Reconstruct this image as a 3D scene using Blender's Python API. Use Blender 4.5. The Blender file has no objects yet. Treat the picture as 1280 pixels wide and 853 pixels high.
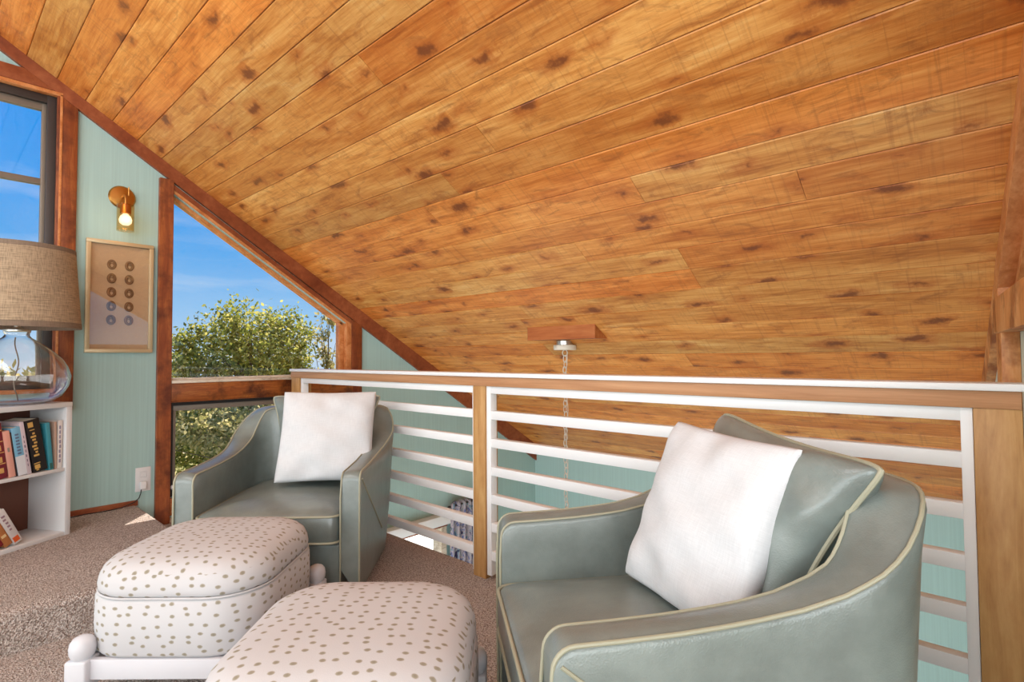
import bpy, bmesh, math, random
from mathutils import Vector, Matrix
import numpy as np
random.seed(7); np.random.seed(7)
PI = math.pi
SC = bpy.context.scene
COL = SC.collection

# ------------------------------------------------------------------ camera
R3 = [[0.7416969255, 0.6707064190, -0.0062104904],
      [0.0253833969, -0.0188150842, 0.9995007132],
      [-0.6702546933, 0.7414842494, 0.0309798973]]
cd = bpy.data.cameras.new('camera'); cam = bpy.data.objects.new('camera', cd); COL.objects.link(cam)
cd.sensor_width = 36.0; cd.lens = 666.04 / 1280 * 36.0; cd.clip_start = .02; cd.clip_end = 500
cam.matrix_world = Matrix(((R3[0][0], R3[1][0], -R3[2][0], 4.158),
                           (R3[0][1], R3[1][1], -R3[2][1], 0.0),
                           (R3[0][2], R3[1][2], -R3[2][2], 1.10),
                           (0, 0, 0, 1)))
SC.camera = cam
SC.view_settings.view_transform = 'Standard'; SC.view_settings.look = 'None'
SC.view_settings.exposure = 0.0; SC.view_settings.gamma = 1.0; SC.view_settings.use_curve_mapping = False

def lin(c):
    c = c / 255.0
    return c / 12.92 if c <= .04045 else ((c + .055) / 1.055) ** 2.4
def rgb(r, g, b): return (lin(r), lin(g), lin(b), 1.0)

# ------------------------------------------------------------------ world
wd = bpy.data.worlds.new('sky'); SC.world = wd; wd.use_nodes = True
nt = wd.node_tree; nt.nodes.clear()
def wn(t, **k):
    n = nt.nodes.new(t)
    for a, b in k.items(): setattr(n, a, b)
    return n
tc = wn('ShaderNodeTexCoord'); sx = wn('ShaderNodeSeparateXYZ'); nt.links.new(tc.outputs['Generated'], sx.inputs[0])
rp = wn('ShaderNodeValToRGB'); nt.links.new(sx.outputs['Z'], rp.inputs[0])
el = rp.color_ramp.elements
el[0].position = 0.0; el[0].color = rgb(196, 222, 246)
el[1].position = 0.36; el[1].color = rgb(0, 150, 245)
for p, c in ((.08, rgb(150, 203, 248)), (.17, rgb(98, 178, 246)), (.26, rgb(40, 158, 244))):
    e_ = el.new(p); e_.color = c
mp = wn('ShaderNodeMapping'); mp.inputs['Scale'].default_value = (2.0, 2.0, 9.0); nt.links.new(tc.outputs['Generated'], mp.inputs[0])
nz = wn('ShaderNodeTexNoise'); nz.inputs['Scale'].default_value = 2.2; nz.inputs['Detail'].default_value = 6; nz.inputs['Distortion'].default_value = .4
nt.links.new(mp.outputs[0], nz.inputs[0])
cr = wn('ShaderNodeValToRGB'); nt.links.new(nz.outputs[0], cr.inputs[0])
cr.color_ramp.elements[0].position = .50; cr.color_ramp.elements[0].color = (0, 0, 0, 1)
cr.color_ramp.elements[1].position = .74; cr.color_ramp.elements[1].color = (.32, .32, .32, 1)
mx = wn('ShaderNodeMix', data_type='RGBA'); nt.links.new(cr.outputs[0], mx.inputs[0])
nt.links.new(rp.outputs[0], mx.inputs[6]); mx.inputs[7].default_value = rgb(240, 246, 252)
bg = wn('ShaderNodeBackground'); nt.links.new(mx.outputs[2], bg.inputs[0]); bg.inputs[1].default_value = 1.0
wo = wn('ShaderNodeOutputWorld'); nt.links.new(bg.outputs[0], wo.inputs[0])

# ------------------------------------------------------------------ lights
def light(name, kind, loc, target=None, energy=10, color=(1, 1, 1), **k):
    l = bpy.data.lights.new(name, kind); o = bpy.data.objects.new(name, l); COL.objects.link(o)
    l.energy = energy; l.color = color; o.location = loc
    if target is not None:
        o.rotation_euler = (Vector(target) - Vector(loc)).to_track_quat('-Z', 'Y').to_euler()
    for a, b in k.items(): setattr(l, a, b)
    return o
ce, se = math.cos(math.radians(39)), math.sin(math.radians(39))
sun = light('sun', 'SUN', (0, 0, 20), (.778 * ce, -.628 * ce, 20 - se), 11.0, (1, .93, .82), angle=.009)
light('fill_rear', 'AREA', (2.6, -3.0, 1.45), (2.3, 1.5, 2.0), 156, (.86, .95, 1), shape='RECTANGLE', size=5.0, size_y=2.2)  # added soft fill lamp behind the camera; the rear wall has no windows
light('fill_side', 'AREA', (6.1, -.9, 1.5), (2.6, .8, .9), 130, (.88, .96, 1), shape='RECTANGLE', size=3.2, size_y=2.2)  # extra fill lamp from the right, in front of a closed wall
light('fill_overhead', 'AREA', (2.9, -1.0, 3.35), (2.5, .9, 0), 62, (.92, .97, 1), shape='RECTANGLE', size=3.4, size_y=.9)  # made-up overhead lamp brightening floor and chair tops; the roof is closed
light('fill_downstairs', 'AREA', (2.4, 2.2, -1.5), (2.4, 5.0, -.7), 75, (.9, .97, 1), shape='RECTANGLE', size=4.4, size_y=1.6)  # added lamp below the loft, lights the eave wall and low ceiling

# ------------------------------------------------------------------ materials
def mat(name, base=(.8, .8, .8, 1), rough=.5, metal=0.0, spec=.5):
    m = bpy.data.materials.new(name); m.use_nodes = True
    b = m.node_tree.nodes['Principled BSDF']
    b.inputs['Base Color'].default_value = base; b.inputs['Roughness'].default_value = rough
    b.inputs['Metallic'].default_value = metal; b.inputs['Specular IOR Level'].default_value = spec
    return m
class G:                       # small node-graph helper
    def __init__(s, m): s.t = m.node_tree; s.b = s.t.nodes.get('Principled BSDF')
    def n(s, t, ins=None, **k):
        nd = s.t.nodes.new(t)
        for a, v in k.items(): setattr(nd, a, v)
        for a, v in (ins or {}).items():
            if hasattr(v, 'is_linked') or hasattr(v, 'links'): s.t.links.new(v, nd.inputs[a])
            else: nd.inputs[a].default_value = v
        return nd
    def l(s, a, b): s.t.links.new(a, b)
    def ramp(s, fac, stops, interp='LINEAR'):
        r = s.n('ShaderNodeValToRGB', {0: fac}); r.color_ramp.interpolation = interp
        e = r.color_ramp.elements
        e[0].position, e[0].color = stops[0]; e[1].position, e[1].color = stops[-1]
        for p, c in stops[1:-1]:
            q = e.new(p); q.color = c
        return r.outputs[0]
    def mix(s, f, a, b, mode='MIX'):
        m = s.n('ShaderNodeMix', data_type='RGBA', blend_type=mode)
        for i, v in ((0, f), (6, a), (7, b)):
            if hasattr(v, 'is_linked'): s.l(v, m.inputs[i])
            else: m.inputs[i].default_value = v
        return m.outputs[2]
    def math(s, op, a, b=0.0):
        m = s.n('ShaderNodeMath', operation=op)
        for i, v in ((0, a), (1, b)):
            if hasattr(v, 'is_linked'): s.l(v, m.inputs[i])
            else: m.inputs[i].default_value = v
        return m.outputs[0]
    def bump(s, h, strength=.3, dist=.01):
        b = s.n('ShaderNodeBump', {'Strength': strength, 'Distance': dist, 'Height': h}); s.l(b.outputs[0], s.b.inputs['Normal']); return b
def C4(v): return (v, v, v, 1)

def wood(name, dark, mid, light_, rough=.45, scale=1.0, coord='Object', rot=(0, 0, 0), island=.25, knots=True, stretch=(1, 9, 9), mottle=None):
    m = mat(name, rough=rough, spec=.35); g = G(m)
    t = g.n('ShaderNodeTexCoord'); info = g.n('ShaderNodeNewGeometry')
    rnd = info.outputs['Random Per Island']
    off = g.n('ShaderNodeCombineXYZ', {0: g.math('MULTIPLY', rnd, 37.0), 1: g.math('MULTIPLY', rnd, 11.3), 2: g.math('MULTIPLY', rnd, 5.7)})
    add = g.n('ShaderNodeVectorMath', {0: t.outputs[coord], 1: off.outputs[0]}, operation='ADD')
    mp = g.n('ShaderNodeMapping', {0: add.outputs[0], 'Rotation': rot, 'Scale': tuple(v * scale for v in stretch)})
    n1 = g.n('ShaderNodeTexNoise', {0: mp.outputs[0], 'Scale': 1.6, 'Detail': 9.0, 'Roughness': .62, 'Distortion': .9})
    mp2 = g.n('ShaderNodeMapping', {0: add.outputs[0], 'Rotation': rot, 'Scale': tuple(v * scale * k for v, k in zip(stretch, (1.4, 6, 6)))})
    n2 = g.n('ShaderNodeTexNoise', {0: mp2.outputs[0], 'Scale': 2.5, 'Detail': 4.0, 'Roughness': .6})
    f = g.math('ADD', g.math('MULTIPLY', n1.outputs[0], .72), g.math('MULTIPLY', n2.outputs[0], .28))
    col = g.ramp(f, [(.33, dark), (.5, mid), (.66, light_)])
    # board to board difference
    v = g.n('ShaderNodeMapRange', {0: rnd, 3: 1 - island, 4: 1 + island * .7})
    col = g.mix(1.0, col, g.n('ShaderNodeCombineColor', {0: v.outputs[0], 1: g.math('POWER', v.outputs[0], 1.25), 2: g.math('POWER', v.outputs[0], 1.5)}).outputs[0], 'MULTIPLY')
    if knots:
        mp3 = g.n('ShaderNodeMapping', {0: add.outputs[0], 'Rotation': rot, 'Scale': tuple(scale * k for k in (1.5, 5.0, 5.0))})
        wob = g.n('ShaderNodeTexNoise', {0: add.outputs[0], 'Scale': 16.0, 'Detail': 3.0})
        wv = g.n('ShaderNodeVectorMath', {0: wob.outputs['Color'], 1: (.42, .42, .42)}, operation='MULTIPLY')
        av = g.n('ShaderNodeVectorMath', {0: mp3.outputs[0], 1: wv.outputs[0]}, operation='ADD')
        vo = g.n('ShaderNodeTexVoronoi', {0: av.outputs[0], 'Scale': 1.25, 'Randomness': 1.0})
        sep = g.n('ShaderNodeSeparateColor', {0: vo.outputs['Color']})
        rad = g.math('MULTIPLY', g.math('MAXIMUM', g.math('SUBTRACT', sep.outputs[0], .52), 0.0), .34)
        kf = g.n('ShaderNodeMapRange', {0: g.math('SUBTRACT', vo.outputs['Distance'], rad), 1: -.02, 2: .085, 3: .9, 4: 0.0}, interpolation_type='SMOOTHSTEP')
        on = g.math('MULTIPLY', kf.outputs[0], g.math('GREATER_THAN', sep.outputs[0], .55))
        col = g.mix(on, col, rgb(92, 44, 22))
    if mottle:                  # broad stain patches, part of the old finish
        mt = g.n('ShaderNodeTexNoise', {0: add.outputs[0], 'Scale': mottle[1], 'Detail': 5.0, 'Roughness': .65})
        col = g.mix(g.ramp(mt.outputs[0], [(.44, C4(0)), (.62, C4(.85))]), col, mottle[0])
    g.l(col, g.b.inputs['Base Color'])
    g.bump(n2.outputs[0], .22, .004)
    return m

def ceiling_wood():
    m = mat('cedar ceiling boards', rough=.40, spec=.4); g = G(m)
    uv = g.n('ShaderNodeUVMap', uv_map='UVMap').outputs[0]
    rnd = g.n('ShaderNodeNewGeometry').outputs['Random Per Island']
    off = g.n('ShaderNodeCombineXYZ', {0: g.math('MULTIPLY', rnd, 53.0), 1: g.math('MULTIPLY', rnd, 17.0)})
    p = g.n('ShaderNodeVectorMath', {0: uv, 1: off.outputs[0]}, operation='ADD').outputs[0]
    def noise(sc, scale=1, detail=6, rough=.6, dist=0.0):
        mp = g.n('ShaderNodeMapping', {0: p, 'Scale': sc})
        return g.n('ShaderNodeTexNoise', {0: mp.outputs[0], 'Scale': scale, 'Detail': detail, 'Roughness': rough, 'Distortion': dist}).outputs[0]
    broad = noise((1.1, 5.5, 1), 1.3, 5, .6, 1.2)
    grain = noise((2.2, 42, 1), 1.6, 7, .7, .5)
    saw = noise((70, 2.2, 1), 1.0, 3, .6, .8)           # rough-sawn cross marks
    blot = noise((3.2, 8.0, 1), 1.6, 7, .7, 1.4)
    f = g.math('ADD', g.math('MULTIPLY', broad, .5), g.math('MULTIPLY', grain, .5))
    col = g.ramp(f, [(.30, rgb(152, 80, 32)), (.44, rgb(202, 126, 56)), (.56, rgb(224, 156, 82)), (.72, rgb(240, 188, 118))])
    r2 = g.math('FRACT', g.math('MULTIPLY', rnd, 7.31))
    v = g.n('ShaderNodeMapRange', {0: rnd, 3: .80, 4: 1.12}).outputs[0]
    v2 = g.n('ShaderNodeMapRange', {0: r2, 3: .80, 4: 1.14}).outputs[0]
    col = g.mix(1.0, col, g.n('ShaderNodeCombineColor', {0: v, 1: g.math('MULTIPLY', v, v2), 2: g.math('MULTIPLY', v, g.math('MULTIPLY', v2, v2))}).outputs[0], 'MULTIPLY')
    col = g.mix(g.ramp(saw, [(.54, C4(0)), (.78, C4(.46))]), col, rgb(150, 88, 44))
    col = g.mix(g.ramp(blot, [(.52, C4(0)), (.70, C4(.66))]), col, rgb(146, 82, 38))
    # knots: sparse, dark heart with reddish halo, drawn out along the board
    wob = g.n('ShaderNodeTexNoise', {0: p, 'Scale': 9.0, 'Detail': 5.0, 'Roughness': .65})
    wv = g.n('ShaderNodeVectorMath', {0: wob.outputs['Color'], 1: (.75, .75, .0)}, operation='MULTIPLY')
    mp3 = g.n('ShaderNodeMapping', {0: p, 'Scale': (2.9, 6.4, 1)})
    av = g.n('ShaderNodeVectorMath', {0: mp3.outputs[0], 1: wv.outputs[0]}, operation='ADD')
    vo = g.n('ShaderNodeTexVoronoi', {0: av.outputs[0], 'Scale': 1.0, 'Randomness': 1.0}, voronoi_dimensions='2D')
    sep = g.n('ShaderNodeSeparateColor', {0: vo.outputs['Color']})
    big = g.math('MULTIPLY', g.math('MAXIMUM', g.math('SUBTRACT', sep.outputs[0], .34), 0.0), .28)
    d = g.math('SUBTRACT', vo.outputs['Distance'], big)
    on = g.math('GREATER_THAN', sep.outputs[0], .36)
    halo = g.math('MULTIPLY', g.n('ShaderNodeMapRange', {0: d, 1: -.02, 2: .24, 3: .6, 4: 0.0}, interpolation_type='SMOOTHSTEP').outputs[0], on)
    core = g.math('MULTIPLY', g.n('ShaderNodeMapRange', {0: d, 1: -.10, 2: .05, 3: .9, 4: 0.0}, interpolation_type='SMOOTHSTEP').outputs[0], on)
    col = g.mix(halo, col, rgb(176, 92, 34))
    col = g.mix(core, col, rgb(118, 62, 30))
    g.l(col, g.b.inputs['Base Color'])
    h = g.math('ADD', grain, g.math('MULTIPLY', saw, .6))
    g.bump(h, .25, .004)
    return m

def painted(name, c, rough=.6, stripe=None):
    m = mat(name, rgb(*c), rough, spec=.3); g = G(m)
    t = g.n('ShaderNodeTexCoord')
    if stripe:                 # fine vertical reeding of the wall panelling
        mp = g.n('ShaderNodeMapping', {0: t.outputs['Object'], 'Scale': (90, 90, 1.2)})
        n = g.n('ShaderNodeTexNoise', {0: mp.outputs[0], 'Scale': 1.0, 'Detail': 3.0})
        col = g.ramp(n.outputs[0], [(.35, rgb(*[v * .975 for v in c])), (.65, rgb(*[min(255, v * 1.015) for v in c]))])
        g.l(col, g.b.inputs['Base Color']); g.bump(n.outputs[0], .10, .003)
    else:
        n = g.n('ShaderNodeTexNoise', {0: t.outputs['Object'], 'Scale': 40.0, 'Detail': 3.0}); g.bump(n.outputs[0], .05, .002)
    return m

def carpet():
    m = mat('speckled carpet', rough=.95, spec=.1); g = G(m)
    t = g.n('ShaderNodeTexCoord').outputs['Object']
    n1 = g.n('ShaderNodeTexNoise', {0: t, 'Scale': 130.0, 'Detail': 3.0, 'Roughness': .7})
    vo = g.n('ShaderNodeTexVoronoi', {0: t, 'Scale': 190.0})
    n2 = g.n('ShaderNodeTexNoise', {0: t, 'Scale': 5.0, 'Detail': 4.0})
    col = g.ramp(n1.outputs[0], [(.34, rgb(140, 120, 108)), (.48, rgb(204, 186, 176)), (.62, rgb(236, 224, 216))])
    sp = g.n('ShaderNodeSeparateColor', {0: vo.outputs['Color']})
    col = g.mix(g.ramp(sp.outputs[0], [(.72, C4(0)), (.86, C4(.6))]), col, rgb(132, 112, 100))
    col = g.mix(g.ramp(n2.outputs[0], [(.4, C4(0)), (.7, C4(.25))]), col, rgb(188, 168, 158))
    g.l(col, g.b.inputs['Base Color'])
    g.bump(g.math('ADD', n1.outputs[0], g.math('MULTIPLY', vo.outputs['Distance'], .8)), 1.0, .012)
    return m

def leather():
    m = mat('grey green leather', rough=.32, spec=.75); g = G(m)
    t = g.n('ShaderNodeTexCoord').outputs['Object']
    n = g.n('ShaderNodeTexNoise', {0: t, 'Scale': 5.0, 'Detail': 5.0, 'Roughness': .6})
    col = g.ramp(n.outputs[0], [(.35, rgb(104, 112, 108)), (.65, rgb(126, 135, 130))])
    g.l(col, g.b.inputs['Base Color'])
    g.l(g.n('ShaderNodeMapRange', {0: n.outputs[0], 3: .24, 4: .38}).outputs[0], g.b.inputs['Roughness'])
    v = g.n('ShaderNodeTexVoronoi', {0: t, 'Scale': 260.0}); w = g.n('ShaderNodeTexNoise', {0: t, 'Scale': 14.0, 'Detail': 3.0})
    g.bump(g.math('ADD', g.math('MULTIPLY', v.outputs['Distance'], .12), g.math('MULTIPLY', w.outputs[0], .8)), .3, .008)
    return m

def dotted():
    m = mat('pale fabric with printed seed dots', rough=.9, spec=.15); g = G(m)
    uv = g.n('ShaderNodeUVMap', uv_map='UVMap').outputs[0]
    mp = g.n('ShaderNodeMapping', {0: uv, 'Scale': (1 / .043, 1 / .030, 1)})
    vo = g.n('ShaderNodeTexVoronoi', {0: mp.outputs[0], 'Scale': 1.0, 'Randomness': .55}, voronoi_dimensions='2D')
    wv = g.n('ShaderNodeTexNoise', {0: mp.outputs[0], 'Scale': 3.0, 'Detail': 2.0})
    d = g.math('ADD', vo.outputs['Distance'], g.math('MULTIPLY', g.math('SUBTRACT', wv.outputs[0], .5), .12))
    f = g.n('ShaderNodeMapRange', {0: d, 1: .145, 2: .215, 3: 1.0, 4: 0.0}).outputs[0]
    core = g.n('ShaderNodeMapRange', {0: d, 1: .05, 2: .24, 3: 0.0, 4: 1.0}).outputs[0]
    dot = g.mix(core, rgb(142, 134, 117), rgb(166, 157, 142))
    col = g.mix(f, rgb(194, 192, 193), dot)
    g.l(col, g.b.inputs['Base Color'])
    t = g.n('ShaderNodeTexCoord').outputs['Object']
    n = g.n('ShaderNodeTexNoise', {0: t, 'Scale': 420.0, 'Detail': 2.0}); n2 = g.n('ShaderNodeTexNoise', {0: t, 'Scale': 9.0, 'Detail': 2.0})
    g.bump(g.math('ADD', g.math('MULTIPLY', n.outputs[0], .12), n2.outputs[0]), .25, .01)
    return m

def linen(name, c, weave=500, rough=.9, slub=.12, flat=False):
    m = mat(name, rgb(*c), rough, spec=.15); g = G(m)
    t = g.n('ShaderNodeTexCoord').outputs['Object']
    a = g.n('ShaderNodeTexNoise', {0: g.n('ShaderNodeMapping', {0: t, 'Scale': (weave, weave * .06, 1.0) if flat else (weave, weave, weave * .06)}).outputs[0], 'Scale': 1.0, 'Detail': 2.0}).outputs[0]
    b = g.n('ShaderNodeTexNoise', {0: g.n('ShaderNodeMapping', {0: t, 'Scale': (weave * .06, weave, 1.0) if flat else (weave * .06, weave * .06, weave)}).outputs[0], 'Scale': 1.0, 'Detail': 2.0}).outputs[0]
    s = g.math('MULTIPLY', g.math('ADD', a, b), .5)
    col = g.ramp(s, [(.35, rgb(*[v * (1 - slub) for v in c])), (.65, rgb(*[min(255, v * (1 + slub * .4)) for v in c]))])
    g.l(col, g.b.inputs['Base Color'])
    w = g.n('ShaderNodeTexNoise', {0: t, 'Scale': 6.0, 'Detail': 2.0}).outputs[0]
    g.bump(g.math('ADD', g.math('MULTIPLY', s, .15), w), .12, .012)
    return m

def thin_glass(name, tint=(1, 1, 1, 1), ior=1.5):
    m = bpy.data.materials.new(name); m.use_nodes = True; t = m.node_tree; t.nodes.clear()
    g = G(m)
    lw = g.n('ShaderNodeLayerWeight'); r0 = ((ior - 1) / (ior + 1)) ** 2
    fr = g.n('ShaderNodeMath', {0: g.math('MULTIPLY', g.math('POWER', lw.outputs['Facing'], 5.0), 1 - r0), 1: r0}, operation='ADD'); tr = g.n('ShaderNodeBsdfTransparent', {0: tint}); gl = g.n('ShaderNodeBsdfGlossy', {'Roughness': 0.0})
    ms = g.n('ShaderNodeMixShader', {0: fr.outputs[0]}); g.l(tr.outputs[0], ms.inputs[1]); g.l(gl.outputs[0], ms.inputs[2])
    o = g.n('ShaderNodeOutputMaterial'); g.l(ms.outputs[0], o.inputs[0])
    return m

def leaves(name, a, b, c):
    m = mat(name, rough=.6, spec=.25); g = G(m)
    r = g.n('ShaderNodeNewGeometry').outputs['Random Per Island']
    col = g.ramp(r, [(.0, a), (.5, b), (1.0, c)]); g.l(col, g.b.inputs['Base Color'])
    tr = g.n('ShaderNodeBsdfTranslucent', {0: col}); ms = g.n('ShaderNodeMixShader', {0: .5})
    g.l(g.b.outputs[0], ms.inputs[1]); g.l(tr.outputs[0], ms.inputs[2])
    out = [n for n in m.node_tree.nodes if n.type == 'OUTPUT_MATERIAL'][0]; g.l(ms.outputs[0], out.inputs[0])
    return m

M = {}
M['ceil'] = ceiling_wood()
M['trim'] = wood('dark stained trim wood', rgb(112, 52, 28), rgb(138, 72, 42), rgb(162, 94, 58), .42, island=.1, knots=False, stretch=(2, 2, 2))
M['trim_v'] = wood('dark stained upright trim', rgb(118, 56, 32), rgb(146, 78, 42), rgb(174, 104, 56), .42, island=.12, stretch=(14, 14, 1.2), knots=False, mottle=(rgb(92, 44, 28), 5))
M['trim_h'] = wood('weathered sill wood', rgb(116, 56, 20), rgb(152, 84, 34), rgb(184, 118, 58), .4, island=.1, stretch=(14, 1.2, 14), knots=False, mottle=(rgb(52, 18, 8), 7))
M['stop'] = wood('orange window stop wood', rgb(172, 98, 48), rgb(200, 128, 74), rgb(220, 156, 104), .45, island=.08, stretch=(6, 6, 6), knots=False)
M['rail_h'] = wood('rail board wood', rgb(166, 116, 78), rgb(184, 134, 94), rgb(198, 150, 108), .5, island=.05, stretch=(1, 16, 16), knots=False)
M['rail_v'] = wood('rail post wood', rgb(164, 116, 68), rgb(188, 142, 88), rgb(206, 164, 108), .45, island=.1, stretch=(16, 16, 1), knots=False)
M['pine_v'] = wood('pine casing wood', rgb(196, 122, 66), rgb(218, 154, 96), rgb(232, 180, 126), .45, island=.1, stretch=(8, 8, 1.2), mottle=(rgb(120, 56, 24), 5))
M['block'] = wood('ceiling block wood', rgb(150, 76, 34), rgb(172, 98, 50), rgb(188, 118, 66), .5, island=.1, stretch=(1.2, 12, 12), knots=False)
M['teal'] = painted('sage teal wall panelling', (164, 194, 190), .7, True)
M['pale'] = painted('pale grey green wall', (206, 212, 196), .7)
M['white'] = painted('white satin paint', (218, 218, 219), .4)
M['rwhite'] = painted('white rail enamel', (232, 232, 232), .35)
M['owhite'] = painted('ottoman frame paint', (204, 203, 207), .4)
M['carpet'] = carpet()
M['leather'] = leather()
M['welt'] = mat('pale olive welt leather', rgb(158, 155, 133), .5)
M['dot'] = dotted()
M['pillow'] = linen('white linen', (208, 209, 211), 420, slub=.04, flat=True)
M['shade'] = linen('oatmeal linen shade', (168, 146, 120), 300, slub=.22)
M['shade_band'] = linen('taupe shade band', (132, 114, 98), 300, slub=.12)
M['glass'] = thin_glass('window glass')
M['pglass'] = thin_glass('picture glass', ior=1.75)
M['bronze'] = mat('dark bronze window metal', rgb(66, 60, 58), .45, .4)
M['black'] = mat('black plastic', rgb(26, 24, 24), .5)
M['greymetal'] = mat('grey window metal', rgb(128, 118, 106), .45, .3)
M['sillwhite'] = wood('worn whitish sill', rgb(150, 130, 108), rgb(206, 192, 172), rgb(226, 216, 200), .6, stretch=(8, 3, 8), knots=False, island=.02)
M['brass'] = mat('antique brass', rgb(190, 138, 72), .28, 1.0)
M['chrome'] = mat('brushed nickel', rgb(200, 196, 188), .3, .9)
M['chain'] = mat('pale painted chain', rgb(214, 204, 190), .4, .2)
M['canopy'] = mat('ivory canopy', rgb(222, 214, 196), .45)
M['brownback'] = mat('brown hardboard', rgb(110, 66, 50), .7)
M['gold'] = mat('champagne frame', rgb(196, 176, 140), .4, .35)
M['mat'] = linen('tan mount board', (196, 166, 132), 600, slub=.05)
M['seed'] = wood('brown pressed seed heads', rgb(92, 66, 44), rgb(124, 92, 62), rgb(150, 116, 82), .7, scale=6, knots=False, stretch=(3, 3, 3))
M['clear'] = bpy.data.materials.new('clear glass'); M['clear'].use_nodes = True
_b = M['clear'].node_tree.nodes['Principled BSDF']; _b.inputs['Transmission Weight'].default_value = 1.0; _b.inputs['Roughness'].default_value = 0.0; _b.inputs['IOR'].default_value = 1.45; _b.inputs['Base Color'].default_value = (.985, .965, .955, 1)
M['amber'] = thin_glass('amber glass', (1.0, .89, .70, 1), 1.6)
M['bulb'] = mat('lit bulb', (1, 1, 1, 1), .3); _b = M['bulb'].node_tree.nodes['Principled BSDF']; _b.inputs['Emission Color'].default_value = (.72, .87, 1, 1); _b.inputs['Emission Strength'].default_value = 1.2
M['bulbrim'] = mat('lit bulb rim', (1, 1, 1, 1), .3); _b = M['bulbrim'].node_tree.nodes['Principled BSDF']; _b.inputs['Emission Color'].default_value = (1, .86, .6, 1); _b.inputs['Emission Strength'].default_value = 1.6
M['leaf'] = leaves('oak leaves', rgb(84, 96, 34), rgb(150, 152, 62), rgb(214, 198, 110))
M['leaf2'] = leaves('yellow green leaves', rgb(150, 156, 54), rgb(198, 190, 84), rgb(236, 222, 136))
M['leaf3'] = leaves('grey green leaves', rgb(110, 114, 58), rgb(168, 156, 94), rgb(222, 202, 146))
M['redleaf'] = leaves('russet leaves', rgb(130, 66, 36), rgb(166, 92, 56), rgb(190, 128, 84))
M['bark'] = mat('grey brown bark', rgb(104, 88, 66), .9)
M['lowfloor'] = wood('oak floor', rgb(140, 96, 60), rgb(168, 124, 84), rgb(190, 146, 104), .4, knots=False, stretch=(1, 9, 9))

def grass_mat():
    m = mat('dry grass', rough=.95, spec=.1); g = G(m)
    t = g.n('ShaderNodeTexCoord').outputs['Object']
    n = g.n('ShaderNodeTexNoise', {0: t, 'Scale': .55, 'Detail': 8.0, 'Roughness': .7})
    col = g.ramp(n.outputs[0], [(.38, rgb(122, 124, 62)), (.52, rgb(176, 158, 96)), (.66, rgb(222, 196, 148))])
    g.l(col, g.b.inputs['Base Color']); return m
M['grass'] = grass_mat()

def curtain_mat():
    m = mat('patterned curtain cloth', rough=.9, spec=.1); g = G(m)
    uv = g.n('ShaderNodeUVMap', uv_map='UVMap').outputs[0]
    n = g.n('ShaderNodeTexNoise', {0: g.n('ShaderNodeMapping', {0: uv, 'Scale': (9, 5, 1)}).outputs[0], 'Scale': 1.6, 'Detail': 4.0, 'Distortion': 2.0}).outputs[0]
    n2 = g.n('ShaderNodeTexNoise', {0: g.n('ShaderNodeMapping', {0: uv, 'Scale': (7, 6, 1), 'Location': (5, 3, 0)}).outputs[0], 'Scale': 1.8, 'Detail': 3.0, 'Distortion': 1.5}).outputs[0]
    col = g.ramp(n, [(.38, rgb(86, 98, 140)), (.47, rgb(160, 150, 156)), (.55, rgb(172, 160, 164)), (.60, rgb(128, 150, 156)), (.68, rgb(92, 112, 136))])
    col = g.mix(g.ramp(n2, [(.60, C4(0)), (.65, C4(1))]), col, rgb(56, 52, 78))
    g.l(col, g.b.inputs['Base Color']); return m
M['curtain'] = curtain_mat()

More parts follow.
